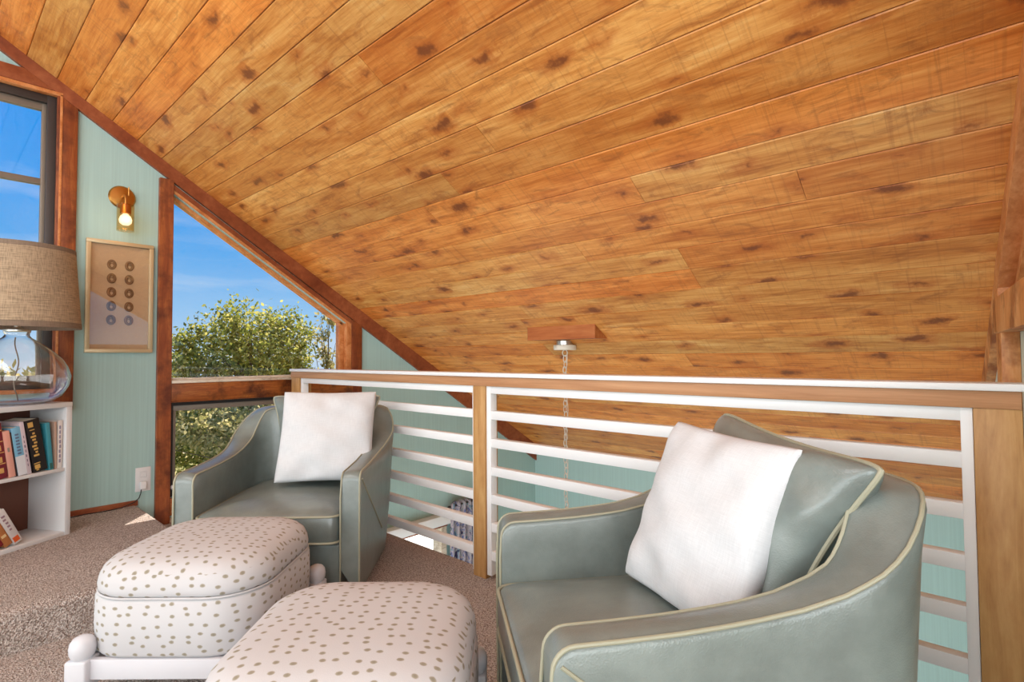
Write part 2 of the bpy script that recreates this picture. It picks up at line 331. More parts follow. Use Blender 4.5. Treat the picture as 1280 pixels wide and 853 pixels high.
# ------------------------------------------------------------------ mesh helpers
class MB:
    def __init__(s): s.v = []; s.f = []; s.uv = []
    def add(s, vs, fs, uvs=None):
        o = len(s.v); s.v += [tuple(v) for v in vs]
        s.f += [tuple(i + o for i in f) for f in fs]
        s.uv += uvs if uvs else [None] * len(fs)
        return s
    def bm(s, b):
        b.verts.index_update()
        return s.add([v.co.copy() for v in b.verts], [[v.index for v in f.verts] for f in b.faces])
    def box(s, a, b, bev=0.0, mtx=None, seg=2):
        m = bmesh.new(); bmesh.ops.create_cube(m, size=1.0)
        a = Vector(a); b = Vector(b); c = (a + b) / 2; d = b - a
        for v in m.verts: v.co = Vector((c.x + v.co.x * d.x, c.y + v.co.y * d.y, c.z + v.co.z * d.z))
        if bev: bmesh.ops.bevel(m, geom=list(m.edges), offset=bev, segments=seg, profile=.5, affect='EDGES')
        if mtx is not None: bmesh.ops.transform(m, matrix=mtx, verts=m.verts)
        s.bm(m); m.free(); return s
    def bar(s, p, q, w, h, up=(0, 0, 1), bev=0.0, ow=0.0, oh=0.0):      # box running p -> q; w along side axis, h along up axis
        p = Vector(p); q = Vector(q); d = (q - p); L = d.length; d.normalize()
        side = d.cross(Vector(up)).normalized(); u2 = side.cross(d)
        m = Matrix((d, side, u2)).transposed().to_4x4(); m.translation = p
        return s.box((0, -w / 2 + ow, -h / 2 + oh), (L, w / 2 + ow, h / 2 + oh), bev, m)
    def prism(s, poly, ext):
        n = len(poly); e = Vector(ext); a = [Vector(p) for p in poly]
        return s.add(a + [p + e for p in a], [tuple(range(n))[::-1], tuple(range(n, 2 * n))] + [(i, (i + 1) % n, n + (i + 1) % n, n + i) for i in range(n)])
    def tube(s, pts, r, n=8, closed=False):
        P = [Vector(p) for p in pts]; N = len(P); R = r if isinstance(r, (list, tuple)) else [r] * N
        T = []
        for i in range(N):
            a = P[(i - 1) % N] if (closed or i > 0) else P[i]; b = P[(i + 1) % N] if (closed or i < N - 1) else P[i]
            t = b - a; T.append(t.normalized() if t.length > 1e-9 else Vector((0, 0, 1)))
        u = T[0].orthogonal().normalized(); vs = []
        for i in range(N):
            u = (u - T[i] * u.dot(T[i])); u = u.normalized() if u.length > 1e-6 else T[i].orthogonal().normalized()
            w = T[i].cross(u)
            for k in range(n):
                an = 2 * PI * k / n; vs.append(P[i] + (u * math.cos(an) + w * math.sin(an)) * R[i])
        fs = []
        for i in range(N if closed else N - 1):
            j = (i + 1) % N
            for k in range(n): fs.append((i * n + k, i * n + (k + 1) % n, j * n + (k + 1) % n, j * n + k))
        if not closed: fs += [tuple(range(n))[::-1], tuple(range((N - 1) * n, N * n))]
        return s.add(vs, fs)
    def lathe(s, prof, n=32, c=(0, 0, 0), mtx=None, loop=False):
        vs = []; N = len(prof)
        for r, z in prof:
            for k in range(n): vs.append(Vector((c[0] + r * math.cos(2 * PI * k / n), c[1] + r * math.sin(2 * PI * k / n), c[2] + z)))
        fs = []
        for i in range(N if loop else N - 1):
            j = (i + 1) % N
            for k in range(n): fs.append((i * n + k, i * n + (k + 1) % n, j * n + (k + 1) % n, j * n + k))
        if not loop:
            if prof[0][0] > 1e-6: fs.append(tuple(range(n))[::-1])
            if prof[-1][0] > 1e-6: fs.append(tuple(range((N - 1) * n, N * n)))
        if mtx is not None: vs = [mtx @ v for v in vs]
        return s.add(vs, fs)
    def build(s, name, m, parent=None, smooth=40, kind=None, clean=True):
        me = bpy.data.meshes.new(name); me.from_pydata(s.v, [], s.f); me.update()
        if any(u is not None for u in s.uv):
            lay = me.uv_layers.new(name='UVMap')
            for p, u in zip(me.polygons, s.uv):
                if u is None: continue
                for li, w in zip(p.loop_indices, u): lay.data[li].uv = w
        if clean:
            b = bmesh.new(); b.from_mesh(me); bmesh.ops.remove_doubles(b, verts=b.verts, dist=1e-6)
            bmesh.ops.recalc_face_normals(b, faces=b.faces); b.to_mesh(me); b.free()
        if smooth:
            me.polygons.foreach_set('use_smooth', [True] * len(me.polygons)); me.set_sharp_from_angle(angle=math.radians(smooth))
        me.materials.append(m)
        o = bpy.data.objects.new(name, me); COL.objects.link(o)
        if parent: o.parent = parent
        if kind: o['kind'] = kind
        return o
def S(name, mb, m, smooth=40, parent=None):
    return mb.build(name, m, parent, smooth, 'structure' if parent is None else None)
def tag(o, label, cat, group=None, kind=None):
    o['label'] = label; o['category'] = cat
    if group: o['group'] = group
    if kind: o['kind'] = kind
    return o
def thing(name, label, cat, loc=(0, 0, 0), rz=0.0, group=None):
    o = bpy.data.objects.new(name, None); COL.objects.link(o); o.location = loc; o.rotation_euler = (0, 0, rz); o.empty_display_size = .05
    return tag(o, label, cat, group)
def sempty(name, loc=(0, 0, 0), rz=0.0):
    o = bpy.data.objects.new(name, None); COL.objects.link(o); o.location = loc; o.rotation_euler = (0, 0, rz); o['kind'] = 'structure'; o.empty_display_size = .05
    return o
def copy_tree(o, parent=None):
    c = o.copy(); COL.objects.link(c)
    if parent: c.parent = parent
    for ch in [x for x in o.children]: copy_tree(ch, c)
    return c

# ------------------------------------------------------------------ setting
CK, CA = .612, 3.105                      # ceiling plane z = CA - CK*y
def cz(y): return CA - CK * y
def tz(y): return 3.017 - .632 * y        # lower edge of the rake trim
YE = 5.0                                  # eave wall
RY = -1.2                                 # ridge
XR = lambda y: 4.215 + (2.6 - y) * .082   # right gable wall runs slightly out of square
S('floor', MB().box((-.0, -3.5, -.26), (6.5, 1.985, 0)), M['carpet'])
S('floor_downstairs', MB().box((-.0, -3.5, -2.62), (6.5, YE, -2.5)), M['lowfloor'])
# carpeted platform with a rounded nose
st = MB(); r = .028; H = .16; X1 = 1.405
pr = [(0, 0), (X1, 0), (X1, H - r)] + [(X1 - r + r * math.cos(a), H - r + r * math.sin(a)) for a in [PI / 2 * k / 8 for k in range(1, 8)]] + [(X1 - r, H), (0, H)]
st.prism([(x, -3.5, z) for x, z in pr], (0, 3.5 + .93, 0))
pe = [(0.93, 0), (0.955, 0), (.955, H - r)] + [(.955 - r + r * math.cos(a), H - r + r * math.sin(a)) for a in [PI / 2 * k / 8 for k in range(1, 8)]] + [(.955 - r, H)]
st = MB()
# one grid surface: rounded along +x edge and along the +y end
def stepz(x, y):
    ex = max(0, x - (X1 - r)); ey = max(0, y - (.955 - r)); d = math.hypot(ex, ey)
    return H - r + math.sqrt(max(0, r * r - min(d, r) ** 2))
xs = [0, .3, .6, .9, 1.2] + [X1 - r + r * math.sin(PI / 2 * k / 8) for k in range(9)]
ys = [-3.5, -2, -.5, .2, .6] + [.955 - r + r * math.sin(PI / 2 * k / 8) for k in range(9)]
vs = []; nx = len(xs); ny = len(ys)
for y in ys:
    for x in xs:
        ex = max(0, x - (X1 - r)); ey = max(0, y - (.955 - r)); d = math.hypot(ex, ey)
        px, py = x, y
        if ex > 1e-5 and ey > 1e-5 and d > r: px = X1 - r + ex * r / d; py = .955 - r + ey * r / d
        vs.append((px, py, stepz(x, y)))
fs = [(j * nx + i, j * nx + i + 1, (j + 1) * nx + i + 1, (j + 1) * nx + i) for j in range(ny - 1) for i in range(nx - 1)]
rim = [j * nx + nx - 1 for j in range(ny)] + [(ny - 1) * nx + i for i in range(nx - 2, -1, -1)]
b0 = len(vs); vs += [(vs[i][0], vs[i][1], 0.0) for i in rim]
fs += [(rim[k], rim[k + 1], b0 + k + 1, b0 + k) for k in range(len(rim) - 1)]
st.add(vs, fs); S('floor_step', st, M['carpet'], 60)

# ceiling boards, one mesh
sl = math.atan(CK); cs_, sn_ = math.cos(sl), math.sin(sl)
def board(mb, x0, x1, y0, y1, sign=1):
    # lower face on the ceiling plane, v-groove bevels on the long edges
    g = .002; bv = .0028; th = .02
    def P(x, y, up):
        if sign > 0: z = cz(y); nrm = (0, sn_, cs_)
        else: z = cz(2 * RY - y); nrm = (0, -sn_, cs_)
        return (x, y + nrm[1] * up, z + nrm[2] * up)
    prof = [(y0 + g / 2, th), (y0 + g / 2, bv), (y0 + g / 2 + bv, 0), (y1 - g / 2 - bv, 0), (y1 - g / 2, bv), (y1 - g / 2, th)]
    vs = [P(x, y, u) for x in (x0 + .0008, x1 - .0008) for y, u in prof]; n = len(prof)
    fs = [(i, i + 1, n + i + 1, n + i) for i in range(n - 1)] + [tuple(range(n)), tuple(range(2 * n - 1, n - 1, -1)), (n - 1, 0, n, 2 * n - 1)]
    uvs = []
    for f in fs: uvs.append([(vs[i][0], vs[i][1] / cs_ + (vs[i][2] if False else 0)) for i in f])
    mb.add(vs, fs, uvs)
cb = MB(); pitch = .137; k0 = int((RY - 1.059) / pitch) - 1
rs = random.Random(5)
for k in range(k0, 40):
    y0 = max(RY, 1.059 + k * pitch); y1 = 1.059 + (k + 1) * pitch
    if y1 <= RY + .02: continue
    if y0 >= YE + .0: break
    y1 = min(y1, YE + .1)
    xe = XR(y0) + .1 if y0 > 1.2 else 6.5
    xs_ = [0.0]; x = rs.uniform(1.6, 4.6)
    while x < xe - .5: xs_.append(x); x += rs.uniform(4.0, 6.0)
    xs_.append(xe)
    if abs(y0 - 2.018) < .07: xs_ = [0.0, 3.02, xe]
    for a, b in zip(xs_[:-1], xs_[1:]): board(cb, a, b, y0, y1)
S('ceiling', cb, M['ceil'], 0)
cb = MB(); y = RY
while y > -3.6:
    board(cb, 0, 6.5, y - pitch, y, -1); y -= pitch
S('ceiling_rear', cb, M['ceil'], 0)
# roof deck above the boards and the added sun-blocking slab beyond the gable
rf = MB()
def slab(mb, x0, x1, y0, y1, up0, up1):
    mb.prism([(x0, y0, cz(y0) + up0), (x0, y1, cz(y1) + up0), (x0, y1, cz(y1) + up1), (x0, y0, cz(y0) + up1)], (x1 - x0, 0, 0))
slab(rf, -.1, 4.42, RY, YE + .3, .026, .10)
rf.box((4.42, RY, cz(1.2) + .03), (6.6, 1.3, cz(RY) + .1))
rf.prism([(-.1, RY, cz(RY) + .03), (-.1, -3.7, cz(2 * RY + 3.7) + .03), (-.1, -3.7, cz(2 * RY + 3.7) + .1), (-.1, RY, cz(RY) + .1)], (6.7, 0, 0))
S('ceiling_roof_deck', rf, M['block'], 0)
ov = MB(); slab(ov, -1.2, -.14, RY, YE + .6, .35, .45); S('added_sun_blocker', ov, M['block'], 0)  # out of view; sized so direct sun misses the trapezoid window

# gable wall (left), built in strips round the openings
W1 = (-.75, .54, .90, 2.70)
wl = MB()
def strip(y0, y1, zb0, zb1, zt0, zt1, x0=-.14, x1=0.0): wl.prism([(x0, y0, zb0), (x0, y1, zb1), (x0, y1, zt1), (x0, y0, zt0)], (x1 - x0, 0, 0))
def top(y): return (cz(y) if y > RY else cz(2 * RY - y)) + .028
def wtop(y): return 3.017 - .632 * y - .06
def full(y0, y1, zb=-2.6): strip(y0, y1, zb, zb, top(y0), top(y1))
full(-3.6, RY); full(RY, W1[0])
strip(W1[0], W1[1], -2.6, -2.6, W1[2], W1[2]); strip(W1[0], W1[1], W1[3], W1[3], top(W1[0]), top(W1[1]))
full(W1[1], 1.14)
strip(1.14, 2.46, -2.6, -2.6, .17, .17); strip(1.14, 2.46, .79, .79, .95, .95); strip(1.14, 2.46, wtop(1.14), wtop(2.46), top(1.14), top(2.46))
full(2.46, 2.80)
strip(2.80, 3.57, -2.6, -2.6, -2.1, -2.1); strip(2.80, 3.57, -.56, -.56, top(2.80), top(3.57))
full(3.57, YE + .14)
S('wall_left', wl, M['teal'], 0)
S('wall_far', MB().box((-.14, YE, -2.6), (4.6, YE + .14, .17)), M['teal'], 0)
S('wall_back', MB().box((-.14, -3.64, -2.6), (6.5, -3.5, 2.6)), M['pale'], 0)
S('wall_side', MB().box((6.5, -3.64, -2.6), (6.62, 1.3, 4.3)), M['pale'], 0)
# right gable wall, slightly skewed
wr = sempty('wall_right', (XR(2.6), 2.6, 0), math.atan2(-1, .082))     # local +x runs towards the camera (world -y), local +y = out (+x)
def wrp(mb, s0, s1, zb0, zb1, zt0, zt1, d0=0.0, d1=.13): mb.prism([(s0, d0, zb0), (s1, d0, zb1), (s1, d0, zt1), (s0, d0, zt0)], (0, d1 - d0, 0))
cy = lambda s: 2.6 - s * .9967
w5 = MB()
wrp(w5, -2.5, .10, -2.6, -2.6, cz(cy(-2.5)) + .03, cz(cy(.10)) + .03)
wrp(w5, .10, 1.36, -2.6, -2.6, 1.18, 1.18)
wrp(w5, .10, 1.36, cz(cy(.10)) - .2, cz(cy(1.36)) - .2, cz(cy(.10)) + .03, cz(cy(1.36)) + .03)
wrp(w5, 1.36, 1.44, -2.6, -2.6, cz(cy(1.36)) + .03, cz(cy(1.44)) + .03)
w5.build('wall_panel', M['pale'], wr, 0)
S('wall_hall', MB().box((4.34, 1.18, -2.6), (6.6, 1.30, 2.5)), M['pale'], 0)
t2 = MB()
def rkz(s): return cz(cy(s))
t2.bar((-2.45, -.016, rkz(-2.45) - .055), (1.40, -.016, rkz(1.40) - .055), .034, .115, (0, 0, 1))
t2.build('trim_board', M['pine_v'], wr, 0)
w5e = sempty('window_5', (XR(2.6), 2.6, 0), math.atan2(-1, .082))
q = MB(); q.box((0, -.05, -.1), (.13, .0, 1.20), .004); q.build('side_casing', M['pine_v'], w5e)
q = MB(); q.box((0, -.056, 1.175), (1.36, .0, 1.30), .006); q.build('sill_beam', M['pine_v'], w5e)
q = MB(); q.box((0.0, -.048, 1.30), (.07, .02, rkz(.03) - .12), .004); q.build('upright_casing', M['stop'], w5e)
q = MB(); q.bar((.02, -.022, rkz(.02) - .17), (1.36, -.022, rkz(1.36) - .17), .055, .09, (0, 0, 1), .003); q.bar((.05, .02, rkz(.05) - .235), (1.36, .02, rkz(1.36) - .235), .05, .05, (0, 0, 1)); q.build('rake_casing', M['stop'], w5e)
q = MB(); q.prism([(.07, .05, 1.18), (1.36, .05, 1.18), (1.36, .05, rkz(1.36) - .19), (.07, .05, rkz(.07) - .19)], (0, .006, 0)); q.build('glass_pane', M['glass'], w5e, 0)

# rake trim on the left gable and other boards
t1 = MB(); N_ = 2
t1.prism([(0, RY, cz(RY) - .001), (0, YE, cz(YE) - .001), (0, YE, tz(YE)), (0, RY, tz(RY) + .02)], (.028, 0, 0))
S('trim_1', t1, M['trim'], 0)
# upright post between wall panel and picture window
S('trim_2', MB().box((0, 1.048, 0.0), (.03, 1.133, tz(1.09)), .003), M['trim_v'], 0)
# small baseboard on the platform
S('baseboard_left', MB().box((0, .30, .155), (.018, .955, .190), .003), M['trim'], 0)
S('baseboard_under_window', MB().box((0, 1.133, 0.0), (.02, 2.5, .035), .003), M['sillwhite'], 0)

# window 1: tall sash window beside the bookcase
e1 = sempty('window_1')
y0, y1, z0, z1 = W1
q = MB(); q.box((0, .515, .80), (.026, .614, 2.79), .003); q.build('side_casing', M['trim_v'], e1)
q = MB(); q.box((0, y0 - .08, 2.715), (.026, .612, 2.80), .003); q.box((0, y0 - .08, .80), (.026, y0, 2.8), .003); q.build('head_casing', M['trim'], e1)
q = MB(); q.box((-.10, .528, z0), (.03, .541, 2.70), .002); q.box((-.10, y0, 2.69), (.03, .541, 2.712), .002); q.box((-.10, y0, z0), (.03, .541, z0 + .03), .002); q.build('jamb', M['stop'], e1)
q = MB()
q.box((-.075, .472, z0), (-.005, .528, 2.69), .003); q.box((-.074, y0, 2.64), (-.006, .476, 2.689), .003); q.box((-.074, y0, z0 + .03), (-.006, .476, z0 + .075), .003)
q.build('outer_frame', M['bronze'], e1)
q = MB(); q.box((-.07, .452, z0), (-.03, .475, 2.65), .003); q.box((-.069, y0, 2.60), (-.031, .456, 2.642), .003); q.box((-.069, y0, 2.15), (-.031, .456, 2.186), .003); q.box((-.069, y0, z0 + .07), (-.031, .456, z0 + .11), .003)
q.build('sash', M['greymetal'], e1)
q = MB(); q.box((-.052, y0, z0), (-.047, .46, 2.61)); q.build('glass_pane', M['glass'], e1, 0)

# window 2: trapezoid picture window under the rake
e2 = sempty('window_2')
def rb(mb, ya, yb, off, x0, x1, h):      # strip parallel to the rake
    mb.prism([(x0, ya, tz(ya) - off), (x0, yb, tz(yb) - off), (x0, yb, tz(yb) - off - h), (x0, ya, tz(ya) - off - h)], (x1 - x0, 0, 0))
q = MB(); rb(q, 1.133, 2.5, 0, 0, .02, .035); q.build('rake_casing', M['trim'], e2, 0)
q = MB(); rb(q, 1.133, 2.46, .035, -.06, .012, .022); rb(q, 1.133, 2.44, .057, -.09, -.03, .03); q.build('rake_stop', M['stop'], e2, 0)
q = MB(); q.box((0, 2.50, .03), (.026, 2.60, tz(2.55) + .03), .003); q.build('side_casing', M['trim_v'], e2)
q = MB(); q.box((-.06, 2.455, .95), (.014, 2.502, tz(2.5) - .01), .002); q.box((-.09, 2.41, .95), (-.03, 2.456, tz(2.45) - .05), .002); q.build('side_stop', M['stop'], e2)
q = MB(); q.box((0, 1.133, .808), (.03, 2.51, .938), .004); q.build('sill_beam', M['trim_h'], e2)
q = MB(); q.box((-.10, 1.133, .938), (.034, 2.44, .958), .003); q.box((-.09, 1.14, .955), (-.02, 2.42, .972), .002); q.build('sill_strip', M['sillwhite'], e2)
q = MB(); q.prism([(-.062, 1.135, .96), (-.062, 2.42, .96), (-.062, 2.42, tz(2.42) - .08), (-.062, 1.135, tz(1.135) - .08)], (.006, 0, 0)); q.build('glass_pane', M['glass'], e2, 0)
# window 3: low sash below it
e3 = sempty('window_3')
q = MB(); q.box((-.10, 1.135, .785), (.004, 2.46, .806)); q.box((-.10, 1.135, .17), (.002, 1.152, .79)); q.build('black_gasket', M['black'], e3)
q = MB(); q.box((-.08, 1.152, .748), (-.01, 2.46, .786), .003); q.box((-.079, 1.153, .17), (-.011, 1.172, .752), .002); q.box((-.078, 1.168, .17), (-.012, 2.424, .205), .002); q.box((-.079, 2.42, .17), (-.011, 2.46, .752), .002); q.build('sash', M['greymetal'], e3)
q = MB(); q.box((-.05, 1.17, .19), (-.045, 2.43, .76)); q.build('glass_pane', M['glass'], e3, 0)
q = MB(); q.box((-.10, 1.133, .05), (.028, 2.51, .165), .004); q.build('sill', M['trim_h'], e3)
q = MB(); q.lathe([(0, 0), (.014, .002), (.016, .012), (.010, .022), (0, .024)], 16, mtx=Matrix.Translation((.0, 1.155, .235)) @ Matrix.Rotation(PI / 2, 4, 'Y')); q.build('latch_knob', M['white'], e3)
# window 4: downstairs window, white head board, curtain beside it
e4 = sempty('window_4')
q = MB(); q.box((0, 2.66, -.55), (.10, 3.60, -.455), .004); q.build('head_board', M['rwhite'], e4)
q = MB(); q.box((0, 2.80, -.585), (.045, 3.57, -.552), .003); q.box((0, 2.58, -.47), (.04, 2.70, -.43), .003); q.build('head_casing', M['trim'], e4)
q = MB(); q.box((-.1, 2.80, -2.1), (.03, 2.86, -.585)); q.box((-.1, 3.50, -2.1), (.03, 3.57, -.585)); q.box((-.1, 2.8, -2.1), (.04, 3.57, -2.04)); q.build('frame', M['sillwhite'], e4)
q = MB(); q.box((-.06, 2.84, -2.06), (-.054, 3.52, -.57)); q.build('glass_pane', M['glass'], e4, 0)

# ------------------------------------------------------------------ guard rail
YR = 1.893
gr = thing('guard_rail', 'loft guard rail of white slatted panels with wooden posts and white top cap', 'railing', (2.2, YR, 0))
ox = -2.2
q = MB(); q.box((.163 + ox, -.012, 1.004), (4.36 + ox, .115, 1.0235), .003); q.build('top_cap', M['rwhite'], gr)
q = MB(); q.box((.163 + ox, 0, .957), (4.208 + ox, .022, 1.004), .0015); q.build('fascia_board', M['rail_h'], gr)
q = MB(); q.box((.166 + ox, .004, -.02), (.292 + ox, .10, .957), .002); q.build('end_post', M['rail_v'], gr)
q = MB(); q.box((2.172 + ox, .003, 0), (2.258 + ox, .095, .957), .002); q.build('middle_post', M['rail_v'], gr)
q = MB(); q.box((4.112 + ox, .003, 0), (4.209 + ox, .10, .957), .002); q.build('wall_post', M['rail_v'], gr)
def panel(xa, xb, wa, wb):
    q = MB(); t0, t1_ = .012, .055
    q.box((xa + ox, t0, .02), (xa + wa + ox, t1_, .957), .0015); q.box((xb - wb + ox, t0, .02), (xb + ox, t1_, .957), .0015)
    q.box((xa + wa - .003 + ox, t0 + .0008, .92), (xb - wb + .003 + ox, t1_ - .0008, .9562), .0015)
    f = q.build('panel_frame', M['rwhite'], gr)
    for z in (.791, .652, .513, .375, .236, .097):
        q = MB(); q.box((xa + wa - .002 + ox, t0 + .003, z), (xb - wb + .002 + ox, t1_ - .003, z + .043), .0015); q.build('slat', M['rwhite'], f)
panel(.300, 2.170, .035, .012); panel(2.260, 4.111, .030, .026)

# ------------------------------------------------------------------ ceiling block and chain
o = MB()
yb = 2.925; zf0 = cz(3.05) - .03
o.prism([(1.665, yb, cz(yb)), (1.665, yb, cz(yb) - .092), (1.665, yb + .15, cz(yb + .15))], (.575, 0, 0))
ob = o.build('ceiling_block', M['block'], None, 0); tag(ob, 'reddish wooden wedge block fixed to the sloping board ceiling', 'block')
pc = thing('pendant_canopy', 'small round ivory pendant canopy with a long pale chain below the ceiling block', 'ceiling fixture', (1.868, 3.10, cz(3.10)))
q = MB(); q.lathe([(0, .01), (.06, .01), (.06, -.022), (0, -.022)], 28); q.build('mounting_plate', M['chrome'], pc)
q = MB(); q.lathe([(0, -.018), (.078, -.020), (.082, -.024), (.082, -.052), (.078, -.056), (0, -.055)], 32); q.build('canopy', M['canopy'], pc)
q = MB(); q.tube([(.022 * math.cos(a), .0, -.078 + .022 * math.sin(a)) for a in [2 * PI * k / 20 for k in range(20)]], .0035, 8, True); q.build('loop', M['chain'], pc)
ch = MB(); z = -.098; i = 0; ln = .052
while z > -1.45:
    an = i % 2
    pts = []
    for k in range(16):
        a = 2 * PI * k / 16; u = .011 * math.cos(a) + .004 * math.sin(2 * i); w = (ln / 2) * math.sin(a)
        w += (.006 if math.sin(a) > 0 else -.006) * 0
        pts.append(((u if an == 0 else u * .35), (u * .35 if an == 0 else u), z - ln / 2 + w + .004))
    ch.tube(pts, .0032, 6, True); z -= ln - .012; i += 1
ch.build('chain', M['chain'], pc)
q = MB(); q.tube([(.012 + .006 * math.sin(k * .9), .008 * math.cos(k * .7), -.05 - k * .05) for k in range(28)], .0022, 6); q.build('cord', M['chain'], pc)

# ------------------------------------------------------------------ armchairs
def smooth(x): x = max(0, min(1, x)); return x * x * (3 - 2 * x)
HT = [(-.41, .822), (-.36, .818), (-.33, .806), (-.30, .776), (-.25, .721), (-.2, .682), (-.14, .650), (-.064, .624), (.011, .609), (.083, .601), (.182, .594), (.29, .590), (.44, .587)]
def hh(x):
    if x <= HT[0][0]: return HT[0][1]
    for (a, b), (c, d) in zip(HT[:-1], HT[1:]):
        if x <= c: return b + (d - b) * (x - a) / (c - a)
    return HT[-1][1]
XF, YO, RC, XB = .42, .414, .21, -.39
def planform():
    P = []
    FX = [XF, XF - .002, XF - .006, XF - .012, XF - .02, XF - .03, XF - .042]; FX += [FX[-1] + (XB + RC - FX[-1]) * k / 14 for k in range(1, 15)]
    for x in FX: P.append((x, -YO, 0, -1))
    for k in range(1, 12):
        a = -PI / 2 - PI / 2 * k / 12; P.append((XB + RC + RC * math.cos(a), -YO + RC + RC * math.sin(a), math.cos(a), math.sin(a)))
    for k in range(9): P.append((XB, (-YO + RC) + (2 * (YO - RC)) * k / 8, -1, 0))
    for k in range(1, 12):
        a = PI - PI / 2 * k / 12; P.append((XB + RC + RC * math.cos(a), YO - RC + RC * math.sin(a), math.cos(a), math.sin(a)))
    for x in FX[::-1]: P.append((x, YO, 0, 1))
    return P
PF = planform()
def flare(x): return .05 * smooth((.05 - x) / .42)
def arm_t(x): return .092 + .02 * smooth((.0 - x) / .3)
def section(p):
    x, y, a, b = p; h = hh(x); f = flare(x)
    d_ = max(0.0, x - (XF - .042)); h -= .042 - math.sqrt(.042 ** 2 - min(d_, .042) ** 2); t = arm_t(x)
    pts = [(-.012, .035), (-.004, .10), (f * .35, .30), (f * .8, h - .10), (f, h - .018), (f - .006, h - .005), (f - .016, h), (f * .7 - t * .5, h + .003), (f * .5 - t + .016, h - .002), (f * .5 - t + .005, h - .008), (f * .5 - t, h - .022), (f * .2 - t, h - .12), (-t, .30), (-t, .16)]
    return [(x + a * o_, y + b * o_, z_) for o_, z_ in pts]
def rrect(hx, hy, r, n=6):
    P = []
    for cx_, cy_, a0 in ((hx - r, hy - r, 0), (-hx + r, hy - r, PI / 2), (-hx + r, -hy + r, PI), (hx - r, -hy + r, 3 * PI / 2)):
        for k in range(n + 1):
            a = a0 + PI / 2 * k / n; P.append((cx_ + r * math.cos(a), cy_ + r * math.sin(a)))
    return P
def pillow_mesh(w, h, t, pinch=.05, pw=.42, n=30, seed=0, wr_=.006, cr=.0, sag=0.0, taper=0.0):
    rnd = random.Random(seed); ph = [rnd.uniform(0, 6.28) for _ in range(12)]
    vs = []; fs = []; idx = {}
    def pos(i, j, sg):
        u = math.sin(PI / 2 * (2 * i / n - 1)); v = math.sin(PI / 2 * (2 * j / n - 1))
        u = .5 * u + .5 * (2 * i / n - 1); v = .5 * v + .5 * (2 * j / n - 1)
        fx = 1 - pinch * (1 - v * v) * abs(u) ** 2; fy = 1 - pinch * (1 - u * u) * abs(v) ** 2
        k = max(0.0, (1 - u ** 2) * (1 - v ** 2)) ** pw
        wav = wr_ * (math.sin(5 * u + 3 * v + ph[0]) + .7 * math.sin(8 * v - 4 * u + ph[1]) + .6 * math.sin(11 * u + ph[2]) * v + .5 * math.sin(13 * v + 6 * u + ph[3]))
        # creases running in from the corners
        wav += wr_ * 1.2 * math.sin(9 * math.atan2(v, u) + ph[4]) * (u * u + v * v) * .6
        rr = 1.0 - cr * (abs(u) ** 8) * (abs(v) ** 8)
        y = h / 2 * v * fy * rr
        return (w / 2 * u * fx * rr * (1 - taper * (1 - max(0.0, (v + 1) / 2) ** 1.7)), y, sg * (t / 2 * k * (1 - sag * v) + (wav * min(1, k * 2.2))))
    for sg in (1, -1):
        for j in range(n + 1):
            for i in range(n + 1):
                if sg == -1 and (i in (0, n) or j in (0, n)): idx[(sg, i, j)] = idx[(1, i, j)]; continue
                idx[(sg, i, j)] = len(vs); vs.append(pos(i, j, sg))
    for sg in (1, -1):
        for j in range(n):
            for i in range(n):
                f = (idx[(sg, i, j)], idx[(sg, i + 1, j)], idx[(sg, i + 1, j + 1)], idx[(sg, i, j + 1)])
                fs.append(f if sg == 1 else f[::-1])
    rim = [vs[idx[(1, i, 0)]] for i in range(n)] + [vs[idx[(1, n, j)]] for j in range(n)] + [vs[idx[(1, i, n)]] for i in range(n, 0, -1)] + [vs[idx[(1, 0, j)]] for j in range(n, 0, -1)]
    m = MB(); m.add(vs, fs); return m, rim
